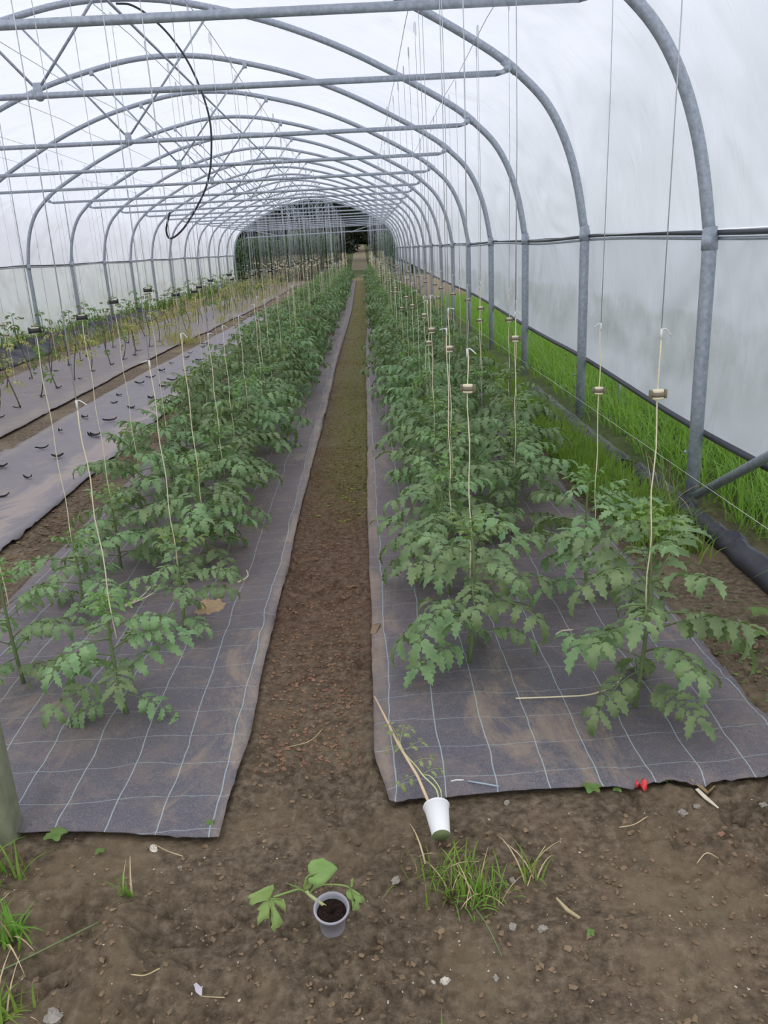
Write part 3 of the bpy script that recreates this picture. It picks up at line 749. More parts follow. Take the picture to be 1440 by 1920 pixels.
for q, (_, x, y, kind, i, desc, key) in enumerate(cands):
    if q < 300:
        pr = protos[kind][(i * 7 + ord(key[0])) % 5]
        if pr.name in used: o = copy_tree(pr)
        else: o = pr; used.add(pr.name)
        o.location = (x + .012, y - .02, 0); o.rotation_euler.z = rnd.uniform(-.35, .35)
        if y > 14: o.scale = (1.35, 1.35, 1)
        if i < 20 and len(key) == 1: tag(o, f'{ORD[i]} hanging plant string from the front, {desc}', 'string', 'plant strings, ' + desc)
        else: tag(o, 'hanging plant string in the far stretch, ' + desc, 'string', 'far plant strings, ' + desc)
    else:
        tube(rest, [(x, y, ZW), (x, y, 1.3)], .0028, 4, 0); tube(rest, [(x, y, 1.3), (x + rnd.uniform(-.05, .05), y, .1)], .003, 4, 1)
        lathe(rest, [(0, .02), (.028, .02), (.028, -.02), (0, -.02)], 8, 1, 1, .6, (x, y, rnd.uniform(.8, 1.1)))
for k, L_ in protos.items():
    for p in L_:
        if p.name not in used:
            for c in list(p.children_recursive): bpy.data.objects.remove(c)
            bpy.data.objects.remove(p)
tag(build(rest, 'support_strings', [M_WIRE, M_TWINE]), 'mass of pale plant strings hanging near the far end', 'string', None, 'stuff')

# ------------------------------------------------------------------ grass and weeds
def blades(pts, hmin, hmax, wid, seed, seg=5, lean=.5, mi_fn=None):
    """pts Nx3 roots -> one mesh builder with curved tapering blades"""
    rs = np.random.RandomState(seed); n = len(pts); P = np.asarray(pts, float)
    h = rs.uniform(hmin, hmax, n); az = rs.uniform(0, 2 * PI, n); le = rs.uniform(.1, 1, n) * lean; wd = wid * rs.uniform(.6, 1.2, n)
    t = np.linspace(0, 1, seg)[None, :]; A_ = (le[:, None] * (.3 + t * 1.5))
    dirs = np.stack([np.cos(az), np.sin(az)], 1)
    step = h[:, None] / (seg - 1)
    dx_ = np.cumsum(np.sin(A_) * step, 1); dz_ = np.cumsum(np.cos(A_) * step, 1); dx_ -= dx_[:, :1]; dz_ -= dz_[:, :1]
    C = np.stack([P[:, None, 0] + dirs[:, None, 0] * dx_, P[:, None, 1] + dirs[:, None, 1] * dx_, P[:, None, 2] + dz_], -1)
    side = np.stack([-dirs[:, 1], dirs[:, 0], np.zeros(n)], 1)[:, None, :]
    ww = (wd[:, None] * (1 - t ** 1.6) + .0004)[..., None]
    L_ = C - side * ww; R_ = C + side * ww
    V = np.stack([L_, R_], 2).reshape(-1, 3)
    b = (np.arange(n) * seg * 2)[:, None]; k = np.arange(seg - 1)[None] * 2
    i = (b + k).reshape(-1)
    F_ = np.stack([i, i + 1, i + 3, i + 2], -1)
    mb = MB(); mb.v.append(V); mb.f = [tuple(q) for q in F_.tolist()]; mb.m = [0] * len(F_); mb.n = len(V); return mb
def scatter(n, xr_, yr_, seed, dens=None):
    rs = np.random.RandomState(seed); x = rs.uniform(*xr_, n); y = yr_[0] + (yr_[1] - yr_[0]) * rs.rand(n) ** 1.6
    if dens is not None: k = rs.rand(n) < dens(x, y); x, y = x[k], y[k]
    return np.stack([x, y, ground(x, y)], 1)
o = build(blades(scatter(42000, (1.76, 5.5), (2.4, 22), 1, lambda x, y: (.35 + .65 * (x > 1.85)) * (1 - sstep(0, .6, x - 2.5 - .0 * y) * sstep(9, 11, y))), .16, .44, .0046, 1, 6, 1.15), 'grass', M_GRASS)
tag(o, 'tall bright green grass outside and under the right curtain', 'grass', None, 'stuff')
o = build(blades(scatter(24000, (1.20, 1.50), (3.3, 30), 2, lambda x, y: sstep(3.3, 4.0, y) * (vnoise(x * 4, y * 1.5) > .22)), .08, .22, .0034, 2, 5, 1.0), 'grass_strip', M_GRASS)
tag(o, 'bright green grass strip between the right bed and the buried cover', 'grass', None, 'stuff')
o = build(blades(scatter(9000, (-6.22, -5.85), (12, 40), 3, lambda x, y: vnoise(x * 2, y * .7) > .25), .1, .38, .005, 3, 4, .8), 'weed_strip', M_GRASS)
tag(o, 'green weeds growing along the foot of the left wall', 'weeds', None, 'stuff')
o = build(blades(scatter(5000, (-5.3, -2.9), (14, 41), 13, lambda x, y: vnoise(x * 2, y * .7) > .4), .1, .4, .006, 4, 4, .9), 'pale_weeds', M_PALELEAF)
tag(o, 'yellowish weeds among the far pale rows', 'weeds', None, 'stuff')
# taller leafy weeds at the left wall
WEED = [far_plant_mesh(80 + i, .62, .26, 9, LS, [M_WEED, M_STEM, M_YOUNG]) for i in range(3)]
for i in range(26):
    y = 12.5 + i * 1.05; x = -5.98 + rnd.uniform(-.14, .14)
    o = link('leafy_weed', WEED[i % 3], None, (x, y, gz(x, y) - .01), (0, 0, rnd.uniform(0, 6)), (1, 1, rnd.uniform(.7, 1.25)))
    if i < 12: tag(o, f'{ORD[i]} tall leafy weed from the left frame edge along the left wall', 'weed', 'leafy weeds by the left wall')
    else: tag(o, 'tall leafy weed along the far left wall', 'weed', 'far leafy weeds by the left wall')
# dry litter along the empty bed and on the centre path
def bits(n, xr_, yr_, seed, s0, s1, flat=.4, dens=None, lift=.0, pw=1.6):
    rs = np.random.RandomState(seed); mb = MB()
    x = rs.uniform(*xr_, n); y = yr_[0] + (yr_[1] - yr_[0]) * rs.rand(n) ** pw
    if dens is not None: k = rs.rand(n) < dens(x, y); x, y = x[k], y[k]
    z = ground(x, y)
    base = np.array([(1, 0, 0), (-1, 0, 0), (0, 1, 0), (0, -1, 0), (0, 0, 1), (0, 0, -1), (.7, .7, .3), (-.7, -.6, .4)], float)
    tri = [(0, 6, 4), (6, 2, 4), (2, 1, 4), (1, 7, 4), (7, 3, 4), (3, 0, 4), (0, 5, 6), (6, 5, 2), (2, 5, 1), (1, 5, 7), (7, 5, 3), (3, 5, 0)]
    for i in range(len(x)):
        s = s0 + (s1 - s0) * rs.rand() ** 2.2; a = rs.uniform(0, 6.28); c, q = math.cos(a), math.sin(a)
        v = base * rs.uniform(.6, 1.2, (8, 1)) * [s, s * rs.uniform(.5, 1), s * flat]
        v = np.stack([v[:, 0] * c - v[:, 1] * q + x[i], v[:, 0] * q + v[:, 1] * c + y[i], v[:, 2] + z[i] + s * flat * .3 + lift], 1)
        mb.add(v, tri)
    return mb
tag(build(bits(2600, (-1.93, -1.72), (3.4, 14), 5, .006, .02, .35), 'dry_leaf_litter', simple('dry_litter', srgb(120, 100, 80), .9, .1, var=.5, scale=14), smooth=False),
    'dry brown litter along the edge of the empty bed', 'litter', None, 'stuff')
tag(build(bits(7000, (-1.2, 1.5), (1.02, 2.6), 6, .001, .010, .8, lambda x, y: ((y < 1.7) | ((x > -.4) & (x < -.07)) | (x > 1.16)) * 1.0), 'soil_crumbs', M_CRUMB, smooth=False),
    'loose soil crumbs scattered over the muddy doorway', 'soil', None, 'stuff')
tag(build(bits(3800, (-.40, -.08), (2.0, 6), 7, .001, .010, .8, None, 0, 1.3), 'path_clods', simple('red_clod', srgb(138, 108, 88), .9, .1, var=.3, scale=14), smooth=False),
    'crumbly reddish clods on the centre path', 'soil', None, 'stuff')
tag(build(bits(420, (-1.2, 1.4), (1.05, 1.75), 8, .0012, .0045, .6), 'tiny_pebbles', simple('pale_grit', srgb(196, 184, 168), .8, .2), smooth=False),
    'tiny pale grit scattered over the mud', 'grit', None, 'stuff')
tag(build(bits(500, (1.14, 1.5), (1.9, 4.0), 9, .004, .013, .3, None, .004), 'seedling_weeds', M_WEED, smooth=False),
    'tiny green seedlings in the bare soil right of the bed', 'seedlings', None, 'stuff')
rs = np.random.RandomState(4)
tag(build(bits(2600, (-.42, -.02), (4.2, 26), 10, .005, .016, .35, lambda x, y: .25 + .75 * (x > -.2), .002, 1.4), 'path_moss', simple('moss', srgb(128, 132, 66), .9, .1, var=.35, scale=9), smooth=False),
    'yellow-green moss tufts covering the far part of the centre path', 'moss', None, 'stuff')
tag(build(bits(500, (-.40, 1.1), (1.85, 7), 12, .002, .006, .4, lambda x, y: (x > -.02) * 1.0, .028), 'fabric_grit', simple('grit', srgb(186, 170, 150), .8, .2), smooth=False),
    'pale grit and crumbs lying on the right weed fabric', 'grit', None, 'stuff')

def tuft(x, y, n, h0, h1, lean, label, seed, spread=.03, wid=.0022, mat=None, dry=0):
    rs = np.random.RandomState(seed); px = rs.normal(0, spread, n); py = rs.normal(0, spread * .7, n)
    P = np.stack([px, py, ground(x + px, y + py) - gz(x, y) - .002], 1)
    r_ = empty('grass_tuft', (x, y, gz(x, y)))
    build(blades(P, h0, h1, wid, seed, 6, lean), 'blades', mat or M_GRASS, r_)
    if dry:
        build(blades(P[:dry] * [1, 1, 1], h1 * .8, h1 * 1.3, wid * .9, seed + 1, 6, 1.3), 'dry_blades', M_DRYGRASS, r_)
    return tag(r_, label, 'grass tuft')
tuft(.13, 1.52, 90, .03, .10, 1.2, 'spreading grass tuft just in front of the white paper cup', 21, .045, .0020, None, 16)
tuft(.20, 1.46, 50, .03, .085, 1.3, 'lower grass tuft right below the one by the cup', 22, .03, .0020, None, 8)
tuft(.31, 1.52, 16, .04, .11, 1.2, 'sparse grass sprig with a dry straw right of the cup', 23, .015, .002, None, 5)
tuft(-.62, 1.52, 12, .035, .075, .5, 'small upright grass sprig on the mud below the left fabric', 24, .008, .0022, None, 2)
tuft(-.97, 1.62, 34, .05, .17, 1.0, 'grass tuft at the foot of the mossy door post', 25, .03, .0035)
tuft(-.87, 1.44, 40, .04, .13, 1.2, 'grass tuft at the left edge below the door post', 26, .03, .0035, None, 6)
tuft(-.82, 1.24, 60, .03, .11, 1.2, 'grass tuft in the bottom left corner', 27, .035, .003, None, 6)
tuft(.07, 1.14, 8, .03, .06, 1.0, 'faint grass sprig at the bottom edge', 28, .01, .002)
tuft(1.50, 4.05, 40, .12, .34, .7, 'clump of seeding grass beside the foot of the near right hoop', 29, .06, .0028, None, 18)

def seedling(x, y, s, label, seed, z=0):
    r = random.Random(seed); root = empty('seedling', (x, y, gz(x, y) + z)); mb = MB()
    tube(mb, [(0, 0, 0), (0, .002, s * .6)], .0012, 5); build(mb, 'stem', M_STEM, root)
    for k in range(4):
        mb = MB(); a = k * 1.7 + r.random(); leaflet(mb, (0, 0, s * .55), (math.cos(a), math.sin(a), .5), (0, 0, 1), s * .8, s * .36, 0, 7, .5, .15, .15)
        build(mb, 'leaf', M_WEED, root)
    return tag(root, label, 'seedling')
seedling(.53, 1.80, .035, 'small green seedling at the front edge of the right fabric', 1)
seedling(.60, 1.80, .018, 'tiny seedling between the larger seedling and the red scrap', 2)
seedling(.735, 1.81, .018, 'tiny seedling right of the red scrap', 3)
seedling(-.86, 1.74, .04, 'small two-leaved seedling at the front edge of the left fabric', 4)
seedling(-.74, 1.70, .018, 'flat tiny seedling at the left fabric front edge', 5)
seedling(-.47, 1.76, .018, 'seedling on the front corner of the left fabric', 6, .02)
seedling(.40, 1.33, .015, 'tiny seedling on the mud near the bottom right', 7)
for k, (x, y, s) in enumerate(((1.42, 2.75, .06), (1.50, 2.72, .07), (1.36, 2.62, .04))):
    seedling(x, y, s, ['round-leaved weed in the bare soil right of the bed', 'larger round-leaved weed by the black ridge', 'small round-leaved weed nearest the right fabric edge'][k], 10 + k)

# ------------------------------------------------------------------ stones and small debris
def stone(x, y, s, label, seed, mat=None, fl=.6, z=0):
    r = np.random.RandomState(seed); mb = MB(); nu, nv = 10, 6; V = []
    ph = r.uniform(.7, 1.25, (nv + 1, nu))
    for i in range(nv + 1):
        for j in range(nu):
            a = PI * i / nv; b = 2 * PI * j / nu; q = s * (ph[i, j] if 0 < i < nv else .9)
            V.append((q * math.sin(a) * math.cos(b), q * math.sin(a) * math.sin(b) * .75, q * math.cos(a) * fl))
    F_ = [(i * nu + j, i * nu + (j + 1) % nu, (i + 1) * nu + (j + 1) % nu, (i + 1) * nu + j) for i in range(nv) for j in range(nu)]
    mb.add(V, F_); o = build(mb, 'stone', mat or M_STONE, None, (x, y, gz(x, y) + s * fl * .35 + z), (0, 0, r.uniform(0, 6)), smooth=False)
    return tag(o, label, 'stone')
M_WSTONE = simple('white_flint', srgb(205, 196, 184), .7, .3, scale=50)
stone(-.685, 1.225, .021, 'large grey angular stone at the bottom left corner', 1)
stone(.09, 1.262, .012, 'small white stone near the bottom centre', 2, M_WSTONE)
stone(.065, 1.265, .006, 'pebble left beside the small white bottom stone', 15, M_WSTONE)
stone(0.0, 1.535, .013, 'grey pitted stone between the squash pot and the grass', 3)
stone(.245, 1.37, .011, 'grey rounded stone below the sparse sprig', 4)
stone(.305, 1.355, .011, 'grey stone right of the rounded one on the mud ridge', 5)
stone(.305, 1.79, .010, 'stone touching the front edge of the right fabric', 6)
stone(.27, 1.51, .009, 'pale pebble beside the sparse grass sprig', 7)
stone(.74, 1.71, .014, 'flat stone left of the white plant label', 8)
stone(.78, 1.72, .009, 'small stone beside the flat stone near the label', 9)
stone(.80, 1.62, .012, 'reddish stone below the white plant label', 10, simple('red_stone', srgb(150, 118, 96), .85, .2))
stone(-.60, 1.69, .013, 'pale stone under the frayed front edge of the left fabric', 11, M_WSTONE)
stone(-.52, 1.62, .006, 'tiny stone on the mud below the left fabric', 12)
stone(.94, 1.70, .010, 'stone near the right frame edge', 13)
stone(.19, 1.255, .008, 'pebble right of the small white stone near the bottom', 14)
def strip(name, pts, wd, th, mat, label, cat, z=.0):
    mb = MB(); P = np.array([(x, y, gz(x, y) + z + dz) for x, y, dz in pts]); k = len(P); V = []
    T = np.gradient(P, axis=0); T /= np.linalg.norm(T, axis=1)[:, None]; sd = np.cross(T, [0, 0, 1]); sd /= np.linalg.norm(sd, axis=1)[:, None]
    W_ = np.full(k, wd) if np.isscalar(wd) else np.array(wd)
    for i in range(k):
        for e, q in ((-1, 0), (1, 0), (1, 1), (-1, 1)): V.append(P[i] + sd[i] * e * W_[i] / 2 + np.array([0, 0, q * th]))
    F_ = [(i * 4 + j, i * 4 + (j + 1) % 4, i * 4 + 4 + (j + 1) % 4, i * 4 + 4 + j) for i in range(k - 1) for j in range(4)] + [(3, 2, 1, 0), (k * 4 - 4, k * 4 - 3, k * 4 - 2, k * 4 - 1)]
    mb.add(V, F_); return tag(build(mb, name, mat, smooth=False), label, cat)
strip('plant_label', [(.805, 1.785, .004), (.815, 1.75, .004), (.828, 1.705, .003)], [.010, .012, .004], .002, simple('aged_white_plastic', srgb(222, 210, 190), .5, .3), 'white pointed plastic plant label lying on the mud', 'label', .006)
strip('curled_leaf', [(.80, 1.815, .02), (.815, 1.80, .012), (.835, 1.785, .006), (.85, 1.78, .008)], [.004, .012, .012, .004], .003, simple('dead_leaf', srgb(152, 130, 98), .8, .2), 'curled brown dead leaf at the fabric front edge', 'leaf', .006)
strip('wood_splinter', [(.355, 1.44, .004), (.37, 1.40, .004), (.385, 1.36, .004)], [.003, .008, .005], .004, M_DRYGRASS, 'pale wood splinter lying on the mud ridge', 'stick', .006)
strip('dead_leaf', [(-.035, 2.78, .0), (-.02, 2.83, .015), (.0, 2.87, .008)], [.02, .03, .006], .002, simple('dead_leaf_brown', srgb(140, 116, 96), .8, .2), 'crumpled brown dead leaf at the left edge of the right fabric', 'leaf', .02)
strip('petal', [(-.415, 1.275, .018), (-.405, 1.262, .008), (-.40, 1.255, .004)], [.006, .014, .003], .001, simple('lilac_petal', srgb(186, 178, 190), .6, .3), 'lilac petal on a dry stalk near the bottom edge', 'petal', .004)
thing_tube('straw_stalk', [(-.40, 1.256, gz(-.40, 1.256) + .006), (-.37, 1.25, gz(-.37, 1.25) + .006), (-.35, 1.24, gz(-.35, 1.24) + .005)], .0012, M_DRYGRASS, 'dry stalk beside the lilac petal', 'straw', 5)
for k, (p, lb) in enumerate(([[(.98, 1.50), (.965, 1.56), (.955, 1.62)], 'bent dry stalk at the right frame edge'],
                 [[(.30, 1.49), (.335, 1.56), (.37, 1.62)], 'dry straw leaning right from the sparse sprig'],
                 [[(.56, 1.655), (.60, 1.665), (.64, 1.685)], 'thin dark twig below the red scrap'],
                 [[(-.20, 2.20), (-.235, 2.13), (-.30, 2.12)], 'thin bent straw lying on the path'],
                 [[(.70, 1.52), (.73, 1.54), (.76, 1.54)], 'short pale straw on the right mud'],
                 [[(.80, 1.40), (.85, 1.36), (.90, 1.33)], 'dry straw at the lower right'],
                 [[(-.60, 1.70), (-.56, 1.67), (-.52, 1.655)], 'thin root sticking out below the left fabric'],
                 [[(-.55, 1.30), (-.52, 1.295), (-.49, 1.30)], 'small forked twig below the mud mound'],
                 [[(-.86, 1.33), (-.76, 1.38), (-.66, 1.45)], 'long green stalk lying over the left mud'],
                 [[(.17, 1.44), (.19, 1.37), (.21, 1.30)], 'long wilted grass stalk trailing down the mud'])):
    pts = [(x, y, gz(x, y) + .006 + (.008 if i == 1 else 0)) for i, (x, y) in enumerate(p)]
    thing_tube('straw', pts, .0014 if k != 8 else .002, M_STEM if k in (8, 9) else M_DRYGRASS, lb, 'straw', 5, None, 5)
# red scrap
mb = MB(); r = np.random.RandomState(5); V = []
for i in range(5):
    for j in range(5): V.append(((i - 2) * .007 + r.uniform(-.002, .002), (j - 2) * .004, .014 + .013 * math.sin(i * 1.4 + j) + r.uniform(-.003, .003) - abs(j - 2) * .004))
mb.add(V, [(i * 5 + j, i * 5 + j + 1, i * 5 + j + 6, i * 5 + j + 5) for i in range(4) for j in range(4)])
o = build(mb, 'red_plastic_scrap', simple('red_plastic', srgb(214, 62, 66), .4, .5, var=.1), None, (.662, 1.80, gz(.662, 1.80) + .006)); sm = o.modifiers.new('t', 'SOLIDIFY'); sm.thickness = .0015
tag(o, 'crumpled red plastic scrap at the front edge of the right fabric', 'plastic scrap')
# tent peg pinning the fabric
thing_tube('ground_peg', [(.165, 1.862, gz(.165, 1.862) + .024), (.167, 1.868, gz(.167, 1.868) + .036), (.18, 1.869, gz(.18, 1.869) + .037), (.20, 1.868, gz(.2, 1.868) + .036)], .0022, M_WHITE_TWINE, 'short white peg loop at the fabric front edge', 'peg', 6)
thing_tube('ground_peg', [(.21, 1.860, gz(.21, 1.86) + .037), (.25, 1.845, gz(.25, 1.845) + .036), (.29, 1.83, gz(.29, 1.83) + .032)], .0022, simple('blue_grey_plastic', srgb(168, 182, 196), .4, .5), 'long bluish peg rod along the fabric front edge', 'peg', 6)
# twine ends lying on the fabric
for k, (p, lb) in enumerate(([[(.41, 2.24), (.55, 2.23), (.65, 2.23), (.74, 2.28), (.78, 2.34)], 'long twine end lying left of the nearest grass-side plant'],
          [[(.11, 2.69), (.13, 2.60), (.18, 2.545), (.215, 2.57)], 'curved twine end left of the nearest path-side plant on the right'],
          [[(.205, 2.86), (.20, 2.74), (.225, 2.65)], 'short twine end behind the curved one on the right fabric'],
          [[(.63, 2.65), (.66, 2.675), (.70, 2.68)], 'short pale twine stub between the two near right rows'],
          [[(-1.08, 3.12), (-1.02, 3.2), (-1.0, 3.33), (-.965, 3.32), (-.985, 3.22), (-1.06, 3.12)], 'looped twine lying between the near left rows'],
          [[(-1.17, 2.60), (-1.12, 2.66), (-1.08, 2.70)], 'twine end beside the nearest outer plant on the left fabric'],
          [[(-.62, 3.32), (-.585, 3.38), (-.60, 3.46)], 'hooked twine end right of the near left rows'])):
    pts = [(x, y, gz(x, y) + .048) for x, y in p]
    thing_tube('twine_end', pts, .0024, M_TWINE, lb, 'twine', 6, None, 6)

# little heap of dry sand spilled on the left fabric
mb = MB(); uu = np.linspace(-1, 1, 40); U, V = np.meshgrid(uu, uu); Xs = -.70 + U * .075; Ys = 3.11 + V * .10
gridmesh(mb, Xs, Ys, ground(Xs, Ys) + .024 + .030 * np.clip(1 - (U ** 2 + V ** 2) ** .5 * (1.05 + 1.2 * fbm(U * 2, V * 2, 4)), -.5, 1))
tag(build(mb, 'sand_heap', simple('dry_sand', srgb(176, 150, 120), .95, .1, scale=60)), 'thin patch of tan sand spilled on the left weed fabric', 'sand')

# ------------------------------------------------------------------ white paper cup with a lying seedling and cane
cup = empty('paper_cup', (.118, 1.645, gz(.118, 1.655) + .029), (math.radians(-74), 0, math.radians(3)))
M_CUP = simple('white_paper', srgb(236, 235, 238), .55, .3, var=.02); M_CUPB = simple('damp_cup_base', srgb(120, 132, 92), .8, .2)
mb = MB(); lathe(mb, [(.0225, 0), (.0315, .080), (.0335, .080), (.0342, .083), (.033, .0855), (.0308, .084), (.0305, .078), (.022, .004)], 40); build(mb, 'cup_wall', M_CUP, cup)
mb = MB(); lathe(mb, [(0, .001), (.022, .001), (.0225, 0), (.022, -.001), (0, -.001)], 32); build(mb, 'cup_base', M_CUPB, cup)
mb = MB(); lathe(mb, [(0, .070), (.012, .072), (.025, .069), (.0298, .070)], 24); build(mb, 'potting_soil', simple('peat', srgb(60, 46, 38), .95, .1, var=.4, scale=300), cup)
tag(cup, 'white paper cup lying on its side at the front corner of the right fabric', 'cup')
g0 = gz(.09, 1.78)
cane = thing_tube('bamboo_cane', [(.108, 1.70, .035), (.075, 1.84, .055), (.03, 2.0, .050), (-.005, 2.16, .045), (-.034, 2.285, .040)], [.0042, .0040, .0038, .0034, .003], simple('bamboo', srgb(216, 190, 156), .6, .3, var=.1, scale=14), 'thin bamboo cane lying from the white cup onto the fabric', 'cane', 8)
sd = empty('wilted_tomato_seedling', (.12, 1.755, .04))
mb = MB(); sp = catmull([(0, -.03, 0), (.0, .03, .012), (-.03, .08, .02), (-.045, .13, .014), (-.075, .2, .012), (-.09, .27, .012)], 4); tube(mb, sp, .0022, 6); build(mb, 'stem', M_PALESTEM, sd)
mb = MB(); tube(mb, catmull([(.006, -.03, 0), (.01, .02, .016), (-.01, .06, .03), (-.03, .09, .018)], 4), .0015, 5); build(mb, 'side_shoot', M_PALESTEM, sd)
M_DRYLEAF = leaf_mat('wilting_leaf', srgb(128, 146, 88), srgb(164, 176, 120), .3, .1)
LW = [compound_leaf(500 + i, .05, 2, 0, 6, .8, .4, small=False, wfac=.5).mesh('leaf', [M_DRYLEAF, M_PALESTEM]) for i in range(3)]
for k, (p, az, el) in enumerate(((( -.09, .27, .015), 2.0, .4), ((-.09, .265, .015), .5, .4), ((-.075, .21, .015), 3.0, .1), ((-.07, .21, .015), .2, .3), ((-.05, .15, .015), -.3, .3), ((-.03, .09, .02), .3, 0), ((-.05, .1, .01), 3.6, -.2), ((-.085, .24, .02), 1.2, .5))):
    o = link('leaf', LW[k % 3], sd); o.matrix_local = lookat(Vector(p), az, el, 0, 1.0)
tag(sd, 'wilted tomato seedling sprawling out of the white cup along the cane', 'seedling')
strip('green_plant_tie', [(.085, 1.765, .045), (.12, 1.762, .045), (.138, 1.762, .045)], .016, .002, simple('green_plastic', srgb(108, 160, 100), .5, .3), 'green plastic tag tucked behind the rim of the white cup', 'tag')

# ------------------------------------------------------------------ squash plant in a grey plastic pot
pg = gz(-.142, 1.405)
pot = empty('plastic_pot', (-.142, 1.405, pg - .002), (math.radians(12), math.radians(2), 0))
t = NT('translucent_grey_plastic'); M_POT = t.fin(t.ramp(t.noise(25), [(.3, srgb(158, 156, 166)), (.7, srgb(182, 179, 188))]), .35, .5); t.b.inputs['Transmission Weight'].default_value = .15
mb = MB(); lathe(mb, [(0, 0), (.025, 0), (.0262, .003), (.0275, .02), (.0278, .021), (.0335, .066), (.0368, .067), (.0388, .0695), (.0388, .0725), (.037, .0745), (.0345, .0735), (.0325, .066), (.026, .01), (0, .006)], 48); build(mb, 'pot_wall', M_POT, pot)
mb = MB(); n = 26; V = []; r = np.random.RandomState(8)
for i in range(7):
    for j in range(n): q = .0318 * i / 6; V.append((q * math.cos(2 * PI * j / n), q * math.sin(2 * PI * j / n), .058 + r.uniform(-.003, .004) * (i < 6)))
mb.add(V, [(i * n + j, i * n + (j + 1) % n, (i + 1) * n + (j + 1) % n, (i + 1) * n + j) for i in range(6) for j in range(n)]); build(mb, 'potting_soil', simple('dark_peat', srgb(44, 34, 30), .95, .1, var=.5, scale=300), pot, smooth=False)
tag(pot, 'grey translucent plastic pot of dark soil standing on the mud', 'pot')
sq = empty('squash_plant', (-.142, 1.40, pg + .05))
def L3(px, pz, dy=0): return (px + .142, dy + .01, pz - .05 - pg)
mb = MB(); tube(mb, catmull([L3(-.140, .040, .0), L3(-.160, .060, .0), L3(-.184, .085, .0), L3(-.192, .10, .0)], 5), [.0038] * 15 + [.0036], 8); build(mb, 'main_stem', M_PALESTEM, sq)
def petiole(p, rr=.0024):
    mb = MB(); tube(mb, catmull(p, 5), rr, 6); return build(mb, 'petiole', M_SQUASH, sq)
petiole([L3(-.190, .09), L3(-.205, .104, .0), L3(-.225, .104, -.005), L3(-.262, .095, -.008)])
petiole([L3(-.188, .088), L3(-.175, .104), L3(-.150, .112), L3(-.115, .108), L3(-.098, .100)], .0018)
petiole([L3(-.191, .098), L3(-.192, .125), L3(-.180, .142)], .0026)
for dx in (-.03, -.022, -.036): petiole([L3(-.196, .10), L3(-.196 + dx * .5, .110), L3(-.196 + dx, .104 - dx * .5)], .0007)
def leaf_poly(name, outline, c, nrm_, bulge, parent, mat=M_SQUASH, holes=()):
    """outline in (x,z) about its petiole point: filled as fan rings with a slight cup"""
    c = np.array(c); O = np.array(outline, float); k = len(O); V = [c]
    for rr in (.33, .66, 1.0):
        for a, b in O: V.append(c + np.array([a * rr, nrm_[0] * a * rr + nrm_[1] * b * rr - bulge * rr * rr + bulge * .25 * math.sin(a * 300) * rr, b * rr]))
    F_ = [(0, 1 + j, 1 + (j + 1) % k) for j in range(k)] + [(1 + i * k + j, 1 + (i + 1) * k + j, 1 + (i + 1) * k + (j + 1) % k, 1 + i * k + (j + 1) % k) for i in range(2) for j in range(k) if not (i, j) in holes]
    mb = MB(); mb.add(V, F_); o = build(mb, name, mat, parent); sm = o.modifiers.new('thickness', 'SOLIDIFY'); sm.thickness = .0006; return o
def ppm(lst, cx, cy, q=1.43 / 1522 / 4.8 * 1.16):   # outline measured in the plane of the leaf, metres
    return [((a - cx) * q, -(b - cy) * q) for a, b in lst]
big = ppm([(735, 335), (720, 300), (718, 270), (750, 235), (800, 226), (870, 222), (885, 236), (940, 258), (990, 290), (992, 308), (950, 345), (905, 375), (860, 408), (800, 412), (755, 400), (725, 385), (718, 355), (745, 350)], 835, 325)
leaf_poly('leaf', big, L3(-.158, .146, .0), (0, .75), .003, sq)
leaf_poly('leaf', ppm([(700, 360), (725, 352), (735, 380), (755, 400), (750, 440), (715, 475), (680, 478), (668, 440), (672, 400)], 712, 430), L3(-.187, .118, -.004), (.3, -.1), .003, sq)
left = ppm([(355, 590), (295, 600), (235, 605), (195, 630), (165, 610), (180, 575), (150, 560), (170, 540), (250, 515), (330, 485), (400, 475), (400, 510), (370, 560), (362, 585), (430, 580), (490, 590), (510, 640), (510, 700), (480, 770), (445, 800), (410, 810), (395, 845), (360, 800), (385, 760), (378, 700), (360, 640), (352, 690), (350, 730), (320, 735), (300, 740), (270, 760), (238, 780), (240, 720), (262, 670), (235, 655), (290, 615)], 358, 590)
leaf_poly('leaf', left, L3(-.270, .093, -.008), (0, .55), .005, sq, M_SQUASH, {(1, 17), (0, 17)})
right = ppm([(1125, 520), (1160, 560), (1200, 590), (1245, 610), (1262, 655), (1250, 680), (1205, 660), (1215, 725), (1140, 725), (1145, 690), (1170, 650), (1130, 625), (1095, 590), (1090, 550)], 1130, 530)
leaf_poly('leaf', right, L3(-.098, .100, 0), (.2, .35), .004, sq, M_SQUASH)
leaf_poly('leaf', ppm([(1130, 520), (1145, 490), (1140, 450), (1165, 425), (1168, 460), (1160, 510)], 1132, 518), L3(-.098, .102, 0), (0, .2), .001, sq)
for a, b, d in ((-.182, .112, .5), (-.178, .104, -.2)):
    leaf_poly('bud_leaf', [(0, 0), (.008, .004), (.018, .010), (.010, .012), (.002, .008)], L3(a, b, 0), (0, .4), .001, sq)
tag(sq, 'squash seedling with one whole round leaf and tattered side leaves, growing from the grey pot', 'squash plant')

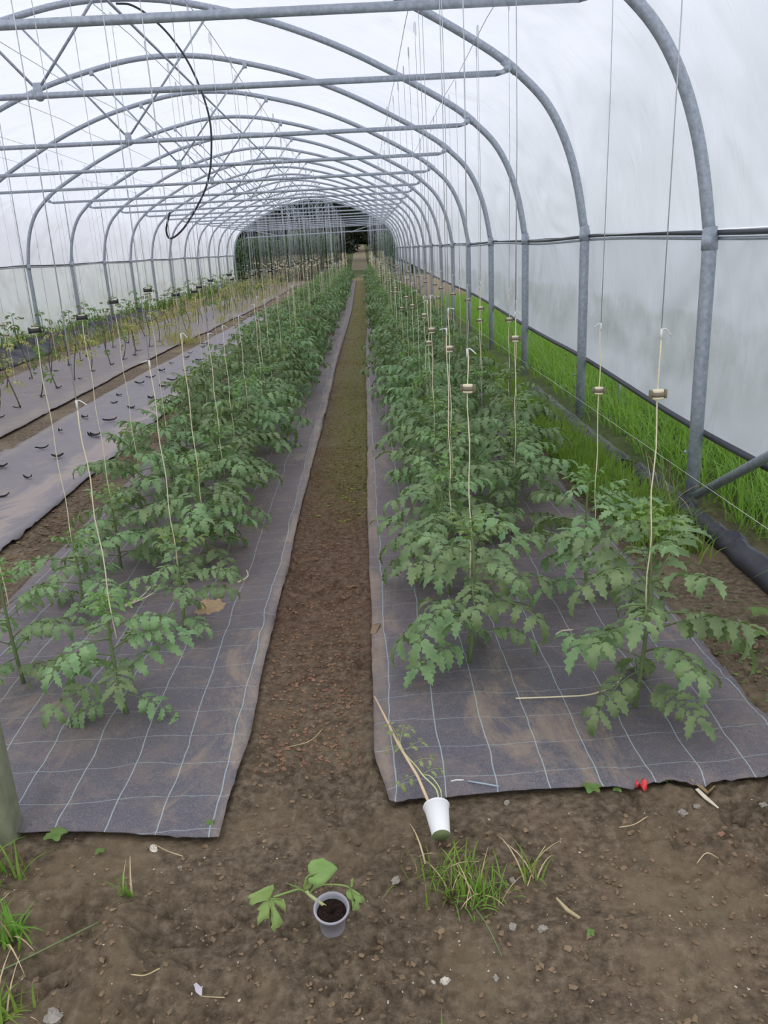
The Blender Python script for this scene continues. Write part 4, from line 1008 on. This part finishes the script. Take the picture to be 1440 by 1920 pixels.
# ------------------------------------------------------------------ beyond the open end
def cloud_tree(seed, h, R, n, ls, mat_list, z0=.1):
    rs = np.random.RandomState(seed); mb = MB(); tube(mb, [(0, 0, -.3), (0, 0, h * .8)], [R * .06, R * .02], 7, 1)
    blobs = [(rs.uniform(-.5, .5) * R, rs.uniform(-.5, .5) * R, rs.uniform(z0, .9) * h, rs.uniform(.35, .6) * R) for _ in range(14)]
    V = []; F_ = []
    for i in range(n):
        bx, by, bz, br = blobs[rs.randint(14)]; d = rs.normal(size=3); d /= np.linalg.norm(d)
        c = np.array([bx, by, bz]) + d * br * rs.uniform(.7, 1.05); u = rs.normal(size=3); u /= np.linalg.norm(u); v = np.cross(u, d + rs.normal(size=3) * .4); v /= np.linalg.norm(v) + 1e-6
        s = ls * rs.uniform(.6, 1.4); k = len(V)
        V += [c - u * s, c + v * s * .45 + d * s * .1, c + u * s, c - v * s * .45 + d * s * .1]; F_ += [(k, k + 1, k + 2, k + 3)]
    mb.add(V, F_, 0); return mb.mesh('tree', mat_list)
TREES = [cloud_tree(i, 11, 4.2, 6500, .26, [M_DARKTREE, M_BARK], .05) for i in range(3)]
tp = [(-9, 60), (-4.5, 63), (5.5, 62), (10, 58), (-14, 58), (-7, 72), (-4.4, 75), (4.4, 76), (8, 74), (14, 66), (-2.5, 92), (2.8, 96), (-6, 100), (6.5, 104), (0.5, 124), (-2.4, 118), (3, 119), (-4, 126), (5, 130), (-9, 124), (9.5, 126), (-18, 74), (-20, 100), (19, 84)]
for i, (x, y) in enumerate(tp):
    o = link('tree', TREES[i % 3], None, (x, y, gz(x, y) - .1), (0, 0, i * 1.3), (1, 1, 1 + .12 * (i % 3)))
    tag(o, ('dark leafy tree beyond the far end, left of the track' if x < 0 else 'dark leafy tree beyond the far end, right of the track') + (', in front' if y < 70 else ', farther back'), 'tree',
        'dark trees %s of the track beyond the far end, %s' % ('left' if x < 0 else 'right', 'front' if y < 70 else 'back'))
BUSH = [cloud_tree(30 + i, 2.3, .8, 1500, .09, [M_HEDGE, M_BARK], .05) for i in range(3)]
bp = [(-6.0, 43.6), (-5.0, 44), (-4.1, 43.6), (-3.2, 44.2), (-2.3, 43.8), (-1.6, 44.4), (-5.5, 45.5), (-3.7, 45.6), (-2.6, 46), (1.9, 50), (2.4, 52), (1.7, 54), (-2.0, 49), (-2.4, 53), (2.0, 57), (-2.2, 57), (2.6, 47)]
for i, (x, y) in enumerate(bp):
    o = link('climbing_bush', BUSH[i % 3], None, (x, y, gz(x, y) - .05), (0, 0, i * 2.1), (1, 1, 1 + .1 * (i % 2)))
    tag(o, f'{ORD[sorted(bp).index((x, y))]} leafy green bush from the left, standing just outside the far end', 'bush', 'bushes outside the far end')
for k, (x, y) in enumerate(((-.10, 43.0), (.10, 45.5))):
    stone(x, y, .20, ['pale flat slab lying where the path leaves the tunnel', 'pale lump behind the slab on the path'][k], 40 + k, M_STONE, .25)
bpy.context.view_layer.update()
